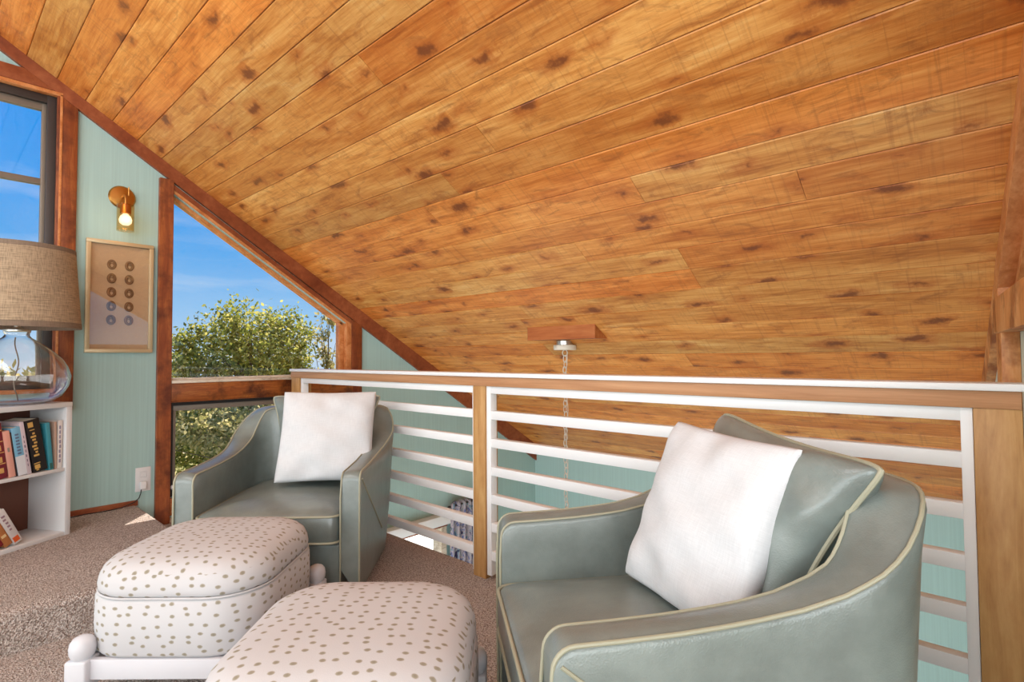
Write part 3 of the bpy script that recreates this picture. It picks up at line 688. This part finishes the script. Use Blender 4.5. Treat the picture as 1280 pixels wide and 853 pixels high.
def make_armchair(label):
    root = thing('armchair', label, 'armchair', (0, 0, 0), 0, 'leather armchairs')
    secs = [section(p) for p in PF]; n = len(secs[0]); b = MB()
    vs = [v for s_ in secs for v in s_]; fs = []
    for i in range(len(secs) - 1):
        for k in range(n): fs.append((i * n + k, i * n + (k + 1) % n, (i + 1) * n + (k + 1) % n, (i + 1) * n + k))
    fs += [tuple(range(n)), tuple(range((len(secs) - 1) * n, len(secs) * n))[::-1]]
    b.add(vs, fs); body = b.build('body', M['leather'], root, 50)
    wo_ = [(secs[0][0][0] + .004, secs[0][0][1], .05)] + [(secs[0][0][0] + .004, secs[0][0][1] - .006, z_) for z_ in (.15, .3, .45)] + [(s_[5][0], s_[5][1], s_[5][2] + .002) for s_ in secs]
    wo_ += [(secs[-1][0][0] + .004, secs[-1][0][1] + .006, z_) for z_ in (.45, .3, .15, .05)]
    q = MB(); q.tube(wo_, .0046, 8); q.build('outer_welt', M['welt'], body)
    wi = [(secs[0][9][0] + .004, secs[0][9][1] + .003, z_) for z_ in (.05, .2, .35, .48)] + [(s_[9][0], s_[9][1], s_[9][2] + .002) for s_ in secs] + [(secs[-1][9][0] + .004, secs[-1][9][1] - .003, z_) for z_ in (.48, .35, .2, .05)]
    q = MB(); q.tube(wi, .004, 8); q.build('inner_welt', M['welt'], body)
    for sg in (-1, 1):         # slanting seam on each outer side
        q = MB(); q.tube([(.405 - .45 * k / 10, sg * (YO + .001 + flare(.405 - .45 * k / 10) * .35 * 0), .555 - .36 * k / 10) for k in range(11)], .004, 6); q.build('side_seam', M['welt'], body)
    yi = YO - .095
    q = MB(); q.box((-.30, -yi, .05), (.405, yi, .262), .012, None, 3); q.build('seat_base', M['leather'], root)
    q = MB(); q.lathe([(0, 0), (.27, 0), (.27, .03), (.25, .05), (0, .05)], 40); q.build('swivel_base', M['black'], root)
    # seat cushion: rounded block with crown
    q = MB(); hx, hy = .36, yi - .004; cxs = .075
    rings = []
    for ins, z_ in ((.03, .264), (.008, .268), (.0, .278), (-.004, .33), (0, .388), (.006, .398), (.02, .407), (.06, .419), (.11, .430), (.17, .438), (.24, .443)):
        rr = max(.012, .045 - ins * .1); rings.append([(cxs + x, y, z_) for x, y in rrect(hx - ins, hy - ins, min(rr, hy - ins - .001), 5)])
    m_ = len(rings[0]); vs = [p for r_ in rings for p in r_]; fs = [(i * m_ + k, i * m_ + (k + 1) % m_, (i + 1) * m_ + (k + 1) % m_, (i + 1) * m_ + k) for i in range(len(rings) - 1) for k in range(m_)]
    fs += [tuple(range(m_))[::-1], tuple(range((len(rings) - 1) * m_, len(rings) * m_))]
    q.add(vs, fs); sc = q.build('seat_cushion', M['leather'], root, 60)
    for z_ in (.276, .393):
        q = MB(); q.tube([(cxs + x, y, z_) for x, y in rrect(hx + .002, hy + .001, .045, 6)], .0055, 8, True); q.build('cushion_welt', M['welt'], sc)
    # back cushion: plump, with pointed ears
    pm, rim = pillow_mesh(.64, .50, .22, .085, .36, 32, 3, .005, .06, 0, .32)
    bc = pm.build('back_cushion', M['leather'], root, 70)
    q = MB(); q.tube(rim, .0065, 8, True); q.build('cushion_welt', M['welt'], bc)
    return root, bc
azA = math.radians(-45.5); fA = Vector((math.cos(azA), math.sin(azA), 0))
cA = Vector((1.707, 1.071, 0)) - fA * .385
chA, bcA = make_armchair('grey green leather armchair in front of the low window, behind the whole ottoman')
chA.location = cA; chA.rotation_euler = (0, 0, azA)
def setbasis(o, c, ux, uy):            # local x axis along ux, local y along uy, z out of the face
    ux = Vector(ux).normalized(); uy = Vector(uy); uy = (uy - ux * uy.dot(ux)).normalized(); uz = ux.cross(uy)
    m = Matrix((ux, uy, uz)).transposed().to_4x4(); m.translation = Vector(c); o.matrix_local = m
tilt = math.radians(20)
setbasis(bcA, (-.205, .05, .655), (0, 1, .0), (-math.sin(tilt), 0, math.cos(tilt)))
azB = math.radians(230.3); cB = Vector((3.52, 1.34, 0))
chB = copy_tree(chA); chB.location = cB; chB.rotation_euler = (0, 0, azB)
chB['label'] = 'grey green leather armchair close to the camera beside the wide wooden rail post'
bcB = [c for c in chB.children if c.name.startswith('back_cushion')][0]
setbasis(bcB, (-.21, .036, .665), (0, 1, -.085), (-math.sin(tilt), .06, math.cos(tilt)))

# white throw pillows
def w_of(c, az, p): ca, sa = math.cos(az), math.sin(az); return Vector((c.x + p[0] * ca - p[1] * sa, c.y + p[0] * sa + p[1] * ca, p[2]))
pm, rim = pillow_mesh(.49, .49, .16, .045, .45, 36, 11, .005, .02)
pA = pm.build('throw_pillow', M['pillow'], None, 80); tag(pA, 'white linen throw pillow on the armchair by the low window', 'pillow', 'white throw pillows')
def place_pillow(o, bl, br, tl):       # three corners in world space
    ux = (br - bl); uy = (tl - bl)
    ux.normalize(); uyy = (uy - ux * uy.dot(ux)).normalized(); uz = ux.cross(uyy)
    m = Matrix((ux, uyy, uz)).transposed().to_4x4(); m.translation = (br + tl) / 2; o.matrix_world = m @ Matrix.Diagonal((*o.scale, 1))
place_pillow(pA, w_of(cA, azA, (.10, -.095, .455)), w_of(cA, azA, (.06, .285, .45)), w_of(cA, azA, (-.09, -.02, .935)))
pB = pA.copy(); COL.objects.link(pB); pB.scale = (.93, 1, 1); pB['label'] = 'white linen throw pillow on the armchair beside the wide rail post'
place_pillow(pB, w_of(cB, azB, (.08, -.28, .455)), w_of(cB, azB, (-.03, .21, .435)), w_of(cB, azB, (-.13, -.205, .90)))

# ------------------------------------------------------------------ ottomans
def make_ottoman(label):
    root = thing('ottoman', label, 'ottoman', (0, 0, 0), 0, 'dotted ottomans')
    hx, hy = .298, .300; px, py = .270, .290; OX = -.012
    for sx in (-1, 1):
        for sy in (-1, 1):
            q = MB(); X, Y = sx * px, sy * py
            q.lathe([(0, 0), (.018, 0), (.024, .01), (.026, .025), (.02, .044), (.022, .050)], 20, (X, Y, 0))
            q.box((X - .034, Y - .034, .050), (X + .034, Y + .034, .144), .007, None, 3)
            q.lathe([(.026, .142), (.030, .147), (.0355, .160), (.0372, .177), (.0345, .194), (.026, .206), (.012, .213), (0, .214)], 24, (X, Y, 0))
            q.build('leg', M['owhite'], root)
    q = MB()
    for sy in (-1, 1): q.box((-px + .03, sy * (py - .0) - .011, .078), (px - .03, sy * (py - .0) + .011, .141), .003)
    for sx in (-1, 1): q.box((sx * px - .011, -py + .03, .078), (sx * px + .011, py - .03, .141), .003)
    q.box((-px + .06, -py + .02, .12), (px - .06, py - .02, .144)); q.build('frame', M['owhite'], root)
    def rings_to(mb, rings, zs, side, cap_lo, cap_hi):
        n = len(rings[0]); vs = []; fs = []; uv = []
        for r_, z_ in zip(rings, zs): vs += [(x, y, z_ if not callable(z_) else z_(x, y)) for x, y in r_]
        vs = [(v_[0] + OX, v_[1], v_[2]) for v_ in vs]
        per = [0]
        for k in range(n):
            a, b_ = rings[0][k], rings[0][(k + 1) % n]; per.append(per[-1] + math.hypot(a[0] - b_[0], a[1] - b_[1]))
        for i in range(len(rings) - 1):
            for k in range(n):
                f = (i * n + k, i * n + (k + 1) % n, (i + 1) * n + (k + 1) % n, (i + 1) * n + k); fs.append(f)
                if side(i): uv.append([(per[k], zs[i]), (per[k + 1], zs[i]), (per[k + 1], zs[i + 1]), (per[k], zs[i + 1])])
                else: uv.append([(vs[j][0] + 3.1, vs[j][1] + 1.7) for j in f])
        if cap_lo: f = tuple(range(n))[::-1]; fs.append(f); uv.append([(vs[j][0], vs[j][1]) for j in f])
        if cap_hi: f = tuple(range((len(rings) - 1) * n, len(rings) * n)); fs.append(f); uv.append([(vs[j][0] + 3.1, vs[j][1] + 1.7) for j in f])
        mb.add(vs, fs, uv)
    R_ = lambda ins: rrect(hx - ins, hy - ins, max(.02, .17 - ins * .7), 10)
    q = MB(); rings_to(q, [R_(.02), R_(.006), R_(0), R_(-.004), R_(-.002), R_(.006), R_(.03)], [.142, .144, .155, .23, .315, .325, .329], lambda i: True, True, True)
    ba = q.build('upholstered_box', M['dot'], root, 60)
    q = MB(); rings_to(q, [R_(.03), R_(.010), R_(.004), R_(.002), R_(.006), R_(.016), R_(.034), R_(.056), R_(.09), R_(.13), R_(.17), R_(.22)], [.330, .332, .338, .355, .378, .402, .420, .432, .440, .445, .448, .4495], lambda i: i < 5, True, True)
    q.build('top_cushion', M['dot'], root, 60)
    q = MB(); q.tube([(x + OX, y, .3305) for x, y in rrect(hx - .004, hy - .004, .168, 10)], .0035, 8, True); q.build('seam_piping', M['dot'], root)
    return root
FW = Vector((-.6706, .7418, 0)); RT = Vector((.7418, .6706, 0))
def camp(d, l): v = Vector((4.158, 0, 0)) + FW * d + RT * l; return v
o1 = make_ottoman('dotted ottoman with white turned posts between the carpeted step and the far armchair')
o1.location = camp(2.035, -1.118); o1.rotation_euler = (0, 0, math.atan2(RT.y, RT.x))
o2 = copy_tree(o1); o2['label'] = 'dotted ottoman beside the near armchair, its lower part cut off by the frame'
o2.location = camp(1.37, -.388); o2.rotation_euler = (0, 0, math.atan2(RT.y, RT.x))

# ------------------------------------------------------------------ bookcase
U = Vector((.5, -.866, 0)); NB = Vector((.866, .5, 0)); P0 = Vector((.42, .555, 0))
# local frame: +x = to the viewer's left along the front (U), -y = towards the room; origin at the front corner
bz = math.atan2(U.y, U.x)
def BL(u, b, z): return (u, -b, z)      # b = distance back from the front
# local y axis = rot90(U) = (.866,.5): that is NB, so "back" is -y
STEP = .16
bk = thing('bookcase', 'low white bookcase turned at an angle on the carpeted step', 'bookcase', (P0.x, P0.y, STEP), bz)
HB = .873 - STEP; WB = .80; DB = .26
def bbox(mb, u0, u1, b0, b1, z0, z1, bev=.002): mb.box((u0, -b1, z0), (u1, -b0, z1), bev)
q = MB(); bbox(q, 0, WB, 0, DB, HB - .026, HB); q.build('top_board', M['white'], bk)
for u in (0, WB - .03):
    q = MB(); bbox(q, u, u + .03, 0.001, DB, .0, HB - .026); q.build('side_panel', M['white'], bk)
q = MB(); bbox(q, .03, WB - .03, .004, DB - .008, .345, .362); q.build('shelf', M['white'], bk)
q = MB(); bbox(q, .03, WB - .03, 0.002, DB - .004, .0, .022); q.build('bottom_board', M['white'], bk)
q = MB(); bbox(q, .03, WB - .03, DB - .008, DB - .002, .0, HB - .026, .0005); q.build('back_panel', M['brownback'], bk)
def book(label, u_b, z_b, th, h, d, lean, cover, pages=(226, 218, 200), back=.018, marks=None, grp='books on the top shelf'):
    """u_b = right-hand bottom corner of the spine, lean = tilt towards the viewer's left (rad)"""
    o_ = thing('book', label, 'book', P0 + U * (u_b) - NB * back + Vector((0, 0, z_b + th * math.sin(max(0, lean)))), bz, grp)
    o_.rotation_euler = Matrix.Rotation(bz, 4, 'Z').to_3x3().to_4x4().to_euler() if not lean else (Matrix.Rotation(bz, 4, 'Z') @ Matrix.Rotation(lean, 4, 'Y')).to_euler()
    mc = bpy.data.materials.get('cover %d %d %d' % cover) or mat('cover %d %d %d' % cover, rgb(*cover), .5)
    q = MB(); c = .0022
    q.box((0, -d, 0), (c, 0, h)); q.box((th - c, -d, 0), (th, 0, h)); q.box((0, -.003, 0), (th, .0015, h), .001); q.build('cover', mc, o_)
    mpg = bpy.data.materials.get('pages') or mat('pages', rgb(*pages), .85)
    q = MB(); q.box((c, -d + .004, .003), (th - c, -.003, h - .003)); q.build('page_block', mpg, o_)
    if marks:
        for i, (colr, boxes) in enumerate(marks):
            mk = bpy.data.materials.get('ink %d %d %d' % colr) or mat('ink %d %d %d' % colr, rgb(*colr), .45)
            q = MB()
            for a, b_, z0_, z1_ in boxes: q.box((a * th, .001, z0_ * h), (b_ * th, .0028, z1_ * h))
            q.build('spine_marking', mk, o_)
    return o_
rg = random.Random(3)
def bars(zs, lo=.2, hi=.8): return [(lo + rg.uniform(0, .12), hi - rg.uniform(0, .12), a, b) for a, b in zs]
ZS = STEP + .362 + .0005
book('white book with grey spine lettering, upright against the bookcase side', .037, ZS, .024, .255, .15, 0, (222, 214, 208), marks=[((150, 140, 160), bars([(.12 + .1 * k, .12 + .1 * k + .07) for k in range(8)], .35, .8))])
book('thin pinkish tan book between the white and the teal books', .0625, ZS, .010, .250, .15, .03, (190, 158, 140))
book('teal paperback leaning against the thick black book', .080, ZS, .022, .250, .15, .10, (60, 142, 158), marks=[((50, 96, 90), [(.2, .8, .02, .14)])])
book('thick black book with gold spine lettering', .110, ZS, .066, .274, .16, .18, (24, 20, 22), marks=[((206, 166, 92), [(.50, .86, .86, .955), (.45, .80, .80, .815)] + [(.42 + .06 * (k % 2), .80 - .08 * ((k * 2) % 3), .30 + .06 * k, .30 + .06 * k + .035) for k in range(8)] + [(.45, .9, .16, .175), (.5, .88, .06, .14), (.62, .8, .03, .05)])])
book('lilac grey book beside the black book', .186, ZS, .020, .270, .15, .165, (206, 192, 200), marks=[((120, 104, 120), bars([(.15 + .09 * k, .15 + .09 * k + .05) for k in range(7)], .4, .7))])
book('pale blue and white paperback', .2075, ZS, .040, .245, .15, .16, (122, 178, 208), marks=[((216, 218, 224), [(0.0, 1.0, .0, .40)]), ((96, 110, 140), [(.3, .7, .44 + .065 * k, .44 + .065 * k + .035) for k in range(7)])])
book('thin dark book between the pink and pale blue books', .2495, ZS, .007, .225, .15, .155, (54, 40, 44))
book('pink paperback beside the maroon hardback', .2585, ZS, .030, .232, .15, .15, (226, 164, 148), marks=[((150, 140, 130), [(.35, .65, .55, .64)])])
book('maroon hardback with gold bands on its spine', .293, ZS, .046, .272, .16, .135, (120, 32, 46), marks=[((206, 160, 96), [(.05, .95, .66 - .2 * k, .675 - .2 * k) for k in range(3)] + [(.3, .7, .72 + .0, .82), (.3, .7, .5, .6), (.32, .68, .29, .39), (.3, .7, .10, .19), (.05, .95, .86, .875)])])
ZL = STEP + .022 + .0005
book('light grey book with an orange flower on its spine, tilted on the bottom shelf', .222, ZL + .004, .040, .195, .13, .46, (206, 200, 198), grp='books on the bottom shelf', marks=[((214, 92, 40), [(.2, .85, .05, .19)]), ((150, 120, 130), bars([(.4 + .1 * k, .4 + .1 * k + .05) for k in range(5)], .3, .75))])
book('orange brown book tilted between the grey and dark red books', .2665, ZL + .004, .034, .195, .13, .46, (176, 112, 62), grp='books on the bottom shelf', marks=[((222, 190, 140), [(.2, .8, .25, .32)])])
book('dark red book tilted at the end of the bottom shelf row', .3045, ZL + .004, .040, .19, .13, .46, (126, 22, 34), grp='books on the bottom shelf', marks=[((206, 160, 96), [(.2, .8, .7, .76)])])

# ------------------------------------------------------------------ table lamp on the bookcase
lp = P0 + U * .185 - NB * .135
tl = thing('table_lamp', 'table lamp with a squat clear glass base and oatmeal drum shade on the bookcase', 'lamp', (lp.x, lp.y, .8735))
outer = [(.0, .0), (.10, .0), (.145, .008), (.187, .040), (.213, .090), (.222, .140), (.208, .190), (.184, .234), (.146, .276), (.106, .310), (.076, .332), (.058, .345), (.050, .356), (.050, .368), (.054, .374), (.054, .38)]
t_ = .0045
inner = [(max(0, r_ - t_), z_ + (t_ if i < 3 else 0)) for i, (r_, z_) in enumerate(outer)]
q = MB(); q.lathe(outer + inner[::-1][:-1] + [(0, t_)], 56); q.build('glass_base', M['clear'], tl, 80)
q = MB(); q.tube([(.006 * math.sin(k * .8), .008 * math.cos(k * .6), .008 + k * .02) for k in range(18)], .003, 6); q.build('inner_cord', M['greymetal'], tl)
q = MB(); q.lathe([(0, .378), (.055, .378), (.055, .386), (.03, .39), (.014, .40), (.012, .45), (.02, .455), (.02, .52), (0, .52)], 24); q.lathe([(.003, .52), (.004, .81), (0, .81)], 8); q.build('stem', M['chrome'], tl)
sh = MB(); zb, ztp, rb_, rt_ = .396, .818, .262, .231
sh.lathe([(rb_, zb), (rt_, ztp), (rt_ - .003, ztp), (rb_ - .003, zb)], 64, loop=True); shade = sh.build('lamp_shade', M['shade'], tl, 60)
for za, zb_ in ((zb - .001, zb + .028), (ztp - .022, ztp + .001)):
    ra = lambda z_: rb_ + (rt_ - rb_) * (z_ - zb) / (ztp - zb) + .0012
    q = MB(); q.lathe([(ra(za), za), (ra(zb_), zb_), (ra(zb_) - .005, zb_), (ra(za) - .005, za)], 64, loop=True); q.build('shade_band', M['shade_band'], shade)
q = MB()
for k in range(3):
    a = 2 * PI * k / 3 + .4; q.tube([(.0, .0, .80), (rt_ * math.cos(a), rt_ * math.sin(a), .809)], .002, 6)
q.lathe([(0, .805), (.01, .807), (.016, .818), (.018, .83), (.012, .84), (0, .842)], 16); q.build('finial', M['brass'], tl)

# ------------------------------------------------------------------ wall sconce, picture, outlet
sc_ = thing('wall_sconce', 'brass wall sconce with an amber glass cylinder above the framed picture', 'wall lamp', (0, .846, 2.15))
RY90 = Matrix.Rotation(PI / 2, 4, 'Y')
q = MB(); q.lathe([(0, 0), (.072, 0), (.074, .006), (.066, .016), (.03, .022), (0, .024)], 40, mtx=RY90); q.build('back_plate', M['brass'], sc_)
q = MB(); q.tube([(.02, 0, -.0), (.06, 0, .0), (.09, 0, -.006), (.1, 0, -.03), (.1, 0, -.07)], .008, 10); q.lathe([(.0, -.065), (.026, -.065), (.03, -.08), (.03, -.125), (0, -.125)], 24, (.1, 0, 0)); q.lathe([(.003, .0), (.003, .055), (0, .055)], 8, (.075, .02, 0)); q.build('arm', M['brass'], sc_)
q = MB(); q.lathe([(.047, -.068), (.047, -.235), (.0, -.236), (.0, -.232), (.0435, -.231), (.0435, -.068)], 40, (.1, 0, 0)); q.build('glass_shade', M['amber'], sc_, 30)
q = MB(); q.lathe([(0, -.125), (.014, -.126), (.028, -.142), (.035, -.162), (.032, -.182), (.018, -.196), (0, -.200)], 24, (.1, 0, 0)); q.build('bulb', M['bulb'], sc_, 60)
pl = light('sconce_light', 'POINT', (.15, .846, 1.985), None, 1.0, (1, .72, .4), shadow_soft_size=.05)

pf = thing('framed_picture', 'champagne framed picture of seed heads in two columns on the teal wall', 'picture', (0, .842, 1.502))
w2, h2 = .178, .356; fw = .024
q = MB()
for a, b_ in (((-w2, -h2), (w2, -h2 + fw)), ((-w2, h2 - fw), (w2, h2)), ((-w2, -h2 + fw), (-w2 + fw, h2 - fw)), ((w2 - fw, -h2 + fw), (w2, h2 - fw))):
    q.box((.0, a[0], a[1]), (.03, b_[0], b_[1]), .0025)
q.build('frame', M['gold'], pf)
q = MB(); q.box((.001, -w2 + .01, -h2 + .01), (.008, w2 - .01, h2 - .01)); q.build('mount', M['mat'], pf, 0)
for row in range(5):
    for cx_ in (-.045, .048):
        zc = .205 - row * .088
        q = MB(); q.tube([(.0095, cx_ + .017 * math.cos(a), zc + .024 * math.sin(a)) for a in [2 * PI * k / 20 for k in range(20)]], .0085, 8, True)
        q.tube([(.0095, cx_ + .010 * math.cos(a), zc - .004 + .012 * math.sin(a)) for a in [PI * k / 8 for k in range(9)]], .003, 5); q.build('seed_head', M['seed'], pf)
q = MB(); q.box((.020, -w2 + fw - .003, -h2 + fw - .003), (.0215, w2 - fw + .003, h2 - fw + .003)); q.build('glass_pane', M['pglass'], pf, 0)

ou = thing('wall_outlet', 'white wall outlet with a plug in it on the teal wall', 'outlet', (0, .984, .318))
q = MB(); q.box((0, -.043, -.078), (.006, .043, .078), .003); q.build('cover_plate', M['white'], ou)
q = MB(); q.box((.005, -.018, .014), (.008, .018, .052), .004); q.build('socket', M['white'], ou)
q = MB(); q.box((.005, -.022, -.062), (.035, .016, -.012), .008, None, 3); q.build('plug', M['white'], ou)
q = MB(); q.tube([(.028, .97, .262), (.035, .965, .235), (.03, .957, .205), (.04, .93, .185), (.055, .86, .168), (.06, .76, .165), (.05, .68, .166), (.06, .62, .165), (.04, .50, .165)], .003, 8)
tag(q.build('power_cord', M['black'], None), 'thin dark cord from the wall outlet along the small baseboard', 'cord')

# ------------------------------------------------------------------ curtain downstairs
q = MB(); nn = 90; vs = []; uvs = []
y0c, y1c, zt_, zb_ = 3.56, 4.14, -.355, -2.42
rows = [zt_, zt_ - .03, zt_ - .07, zt_ - .12, -.7, -1.2, -1.8, zb_]
for zi, z_ in enumerate(rows):
    for i in range(nn + 1):
        s_ = i / nn; am = .035 if zi != 2 else .02
        vs.append((.10 + am * math.sin(s_ * 2 * PI * 7.5) + .01 * math.sin(s_ * 40 + zi), y0c + (y1c - y0c) * s_, z_ + (.012 * math.sin(s_ * 55) if zi == 0 else 0)))
fs = []
for j in range(len(rows) - 1):
    for i in range(nn):
        fs.append((j * (nn + 1) + i, j * (nn + 1) + i + 1, (j + 1) * (nn + 1) + i + 1, (j + 1) * (nn + 1) + i))
        uvs.append([(i / nn * 1.6, rows[j]), ((i + 1) / nn * 1.6, rows[j]), ((i + 1) / nn * 1.6, rows[j + 1]), (i / nn * 1.6, rows[j + 1])])
q.add(vs, fs, uvs); cu = thing('curtain', 'blue patterned gathered curtain hanging downstairs beyond the rail', 'curtain', (0, 0, 0))
ob = q.build('cloth', M['curtain'], cu, 60); md = ob.modifiers.new('thickness', 'SOLIDIFY'); md.thickness = .003
q = MB(); q.tube([(.10, 3.53, -.385), (.10, 4.16, -.385)], .010, 12); q.build('rod', M['bronze'], cu)

# ------------------------------------------------------------------ outdoors
gm = MB(); nG = 40; vs = []
for j in range(nG + 1):
    for i in range(nG + 1):
        x = -.4 - 70 * (i / nG) ** 1.4; y = -40 + 100 * j / nG
        vs.append((x, y, -3.3 + .35 * math.sin(x * .23 + 1) * math.cos(y * .17) + .004 * max(0, -x - 14) ** 1.5))
gm.add(vs, [(j * (nG + 1) + i, j * (nG + 1) + i + 1, (j + 1) * (nG + 1) + i + 1, (j + 1) * (nG + 1) + i) for j in range(nG) for i in range(nG)])
S('ground', gm, M['grass'], 60)
S('ground_bright_slab', MB().box((-9.0, 2.0, -3.4), (-.4, 9.0, -2.95)), M['canopy'], 0)  # added pale slab, makes the view through the downstairs window bright
g2 = MB(); g2.box((4.5, -30, -3.4), (60, 40, -3.3)); S('ground_beyond', g2, M['grass'], 0)

def tree(name, label, base, blobs, n, size, lm, seed, trunk=.16, limbs=7, group=None, sparse=1.0, cat='tree'):
    rr = np.random.RandomState(seed)
    root = thing(name, label, cat, base, 0, group); bx, by, bz_ = base
    vol = np.array([b_[3] ** 2 * b_[4] for b_ in blobs]); vol = vol / vol.sum()
    P = []
    for bi, b_ in enumerate(blobs):
        m = max(4, int(n * vol[bi])); d = rr.normal(size=(m, 3)); d /= np.linalg.norm(d, axis=1)[:, None]
        rad = rr.uniform(.35, 1.0, size=m) ** .5
        # clumps
        nc = max(3, m // 45); cc = rr.normal(size=(nc, 3)); cc /= np.linalg.norm(cc, axis=1)[:, None]; cc *= rr.uniform(.55, 1.0, (nc, 1))
        ci = rr.randint(0, nc, m); loc = np.where(rr.uniform(size=(m, 1)) < .8, cc[ci] + rr.normal(size=(m, 3)) * .13, d * rad[:, None])
        P.append(np.array(b_[:3]) - np.array(base) + loc * np.array([b_[3], b_[3], b_[4]]))
    P = np.concatenate(P); m = len(P)
    a = rr.normal(size=(m, 3)); a /= np.linalg.norm(a, axis=1)[:, None]; b2 = rr.normal(size=(m, 3)); b2 -= a * (a * b2).sum(1)[:, None]; b2 /= np.linalg.norm(b2, axis=1)[:, None]
    sz = size * rr.uniform(.6, 1.25, (m, 1)); a = a * sz; b2 = b2 * sz * .55
    V = np.stack([P - a, P + b2, P + a, P - b2], 1).reshape(-1, 3); F = np.arange(4 * m).reshape(-1, 4)
    me = bpy.data.meshes.new('foliage'); me.from_pydata(V.tolist(), [], F.tolist()); me.update(); me.materials.append(lm)
    o_ = bpy.data.objects.new('foliage', me); COL.objects.link(o_); o_.parent = root
    t = MB(); c0 = blobs[0]; tp = Vector(c0[:3]) - Vector(base)
    if trunk:
        t.tube([(0, 0, -.2), (tp.x * .3 + .06, tp.y * .3, tp.z * .35), (tp.x * .7, tp.y * .7 - .05, tp.z * .7), (tp.x, tp.y, tp.z + c0[4] * .5)], [trunk, trunk * .8, trunk * .6, trunk * .2], 10)
        for k in range(limbs):
            b_ = blobs[k % len(blobs)]; q_ = Vector(b_[:3]) - Vector(base) + Vector(rr.normal(size=3)) * b_[3] * .4
            s0 = Vector((tp.x * .5, tp.y * .5, tp.z * (.45 + .05 * k))); t.tube([s0, (s0 + q_) / 2 + Vector((0, 0, .1)), q_], [trunk * .4, trunk * .25, trunk * .07], 7)
        t.build('trunk', M['bark'], root)
    return root
tree('oak_tree', 'big olive green oak filling the middle of the trapezoid window', (-10.4, 5.8, -3.3),
     [(-10.4, 5.8, .9, 1.5, 1.75), (-10.2, 4.95, 1.55, .8, .95), (-10.5, 6.6, 1.3, 1.0, 1.2), (-10.2, 4.4, .2, .9, 1.0), (-10.3, 5.8, -1.0, 1.7, 1.3), (-10.6, 7.0, -.2, 1.1, 1.1), (-10.2, 4.6, -1.0, 1.0, .9)], 26000, .062, M['leaf'], 1, .2, 9)
tree('slender_tree', 'thin sparse tree against the sky beside the big oak', (-9.6, 7.62, -3.3),
     [(-9.6, 7.6, 1.7, .55, .85), (-9.6, 7.9, .9, .5, .6), (-9.6, 7.45, 2.2, .35, .4)], 900, .06, M['leaf3'], 2, .05, 9)
tree('leafy_shrub', 'bright yellow green shrub under the sparse tree', (-9.2, 7.6, -3.3),
     [(-9.2, 7.5, -.1, .95, .8), (-9.3, 6.7, -.2, .8, .7), (-9.2, 7.3, -1.3, 1.2, 1.2)], 7000, .058, M['leaf2'], 3, .08, 4)
tree('bushy_tree', 'green bushy tree beside the wooden post in the trapezoid window', (-10.0, 3.7, -3.3),
     [(-10.0, 3.75, .8, .85, .95), (-10.2, 3.2, .2, .8, .9), (-10.0, 4.0, -.3, .8, .9)], 7000, .06, M['leaf'], 4, .12, 5)
tree('brushwood', 'tangled pale brush seen low through the bottom window', (-7.4, 5.0, -3.2),
     [(-7.4, 5.1, -.75, .9, .85), (-7.4, 4.25, -.35, .75, .45), (-7.4, 3.55, -.2, .6, .42)], 7500, .05, M['leaf3'], 5, .05, 6, cat='shrub')
tree('russet_shrub', 'small russet shrub at the corner of the low window', (-10.6, 4.05, -3.3),
     [(-10.6, 4.05, -1.95, .42, .35), (-10.6, 4.3, -2.0, .3, .25)], 700, .06, M['redleaf'], 6, .03, 3, cat='shrub')
for k, (x, y, z, r1, r2) in enumerate([(-24, 2.5, -.9, 2.0, 1.8), (-33, -1.6, -.6, 2.2, 2.0), (-24, -6.2, -1.0, 2.2, 1.7), (-30, 8.4, -.4, 2.6, 2.3), (-36, 16.5, -.3, 2.8, 2.2)]):
    tree('distant_tree', ['distant grey green tree seen through the lamp base', 'distant rounded tree behind the table lamp', 'distant low tree outside the sash window', 'distant tree beyond the big oak', 'distant tree beyond the sparse tree'][k], (x, y, -3.0),
         [(x, y, z, r1, r2), (x, y + 1.5, z - .6, r1 * .7, r2 * .7), (x, y - 1.5, z - .5, r1 * .7, r2 * .7)], 2600, .17, M['leaf3'], 20 + k, .15, 3, group='distant trees')
for k, (x, y) in enumerate([(12, 9.0), (13, 14.0)]):
    tree('garden_tree', ['tree outside the window near the wide rail post', 'second tree farther out beyond that window'][k], (x, y, -3.3), [(x, y, .6, 2.0, 1.6), (x, y + 1.4, .2, 1.4, 1.2)], 2500, .13, M['leaf'], 40 + k, .15, 3, group='trees beyond the far gable')
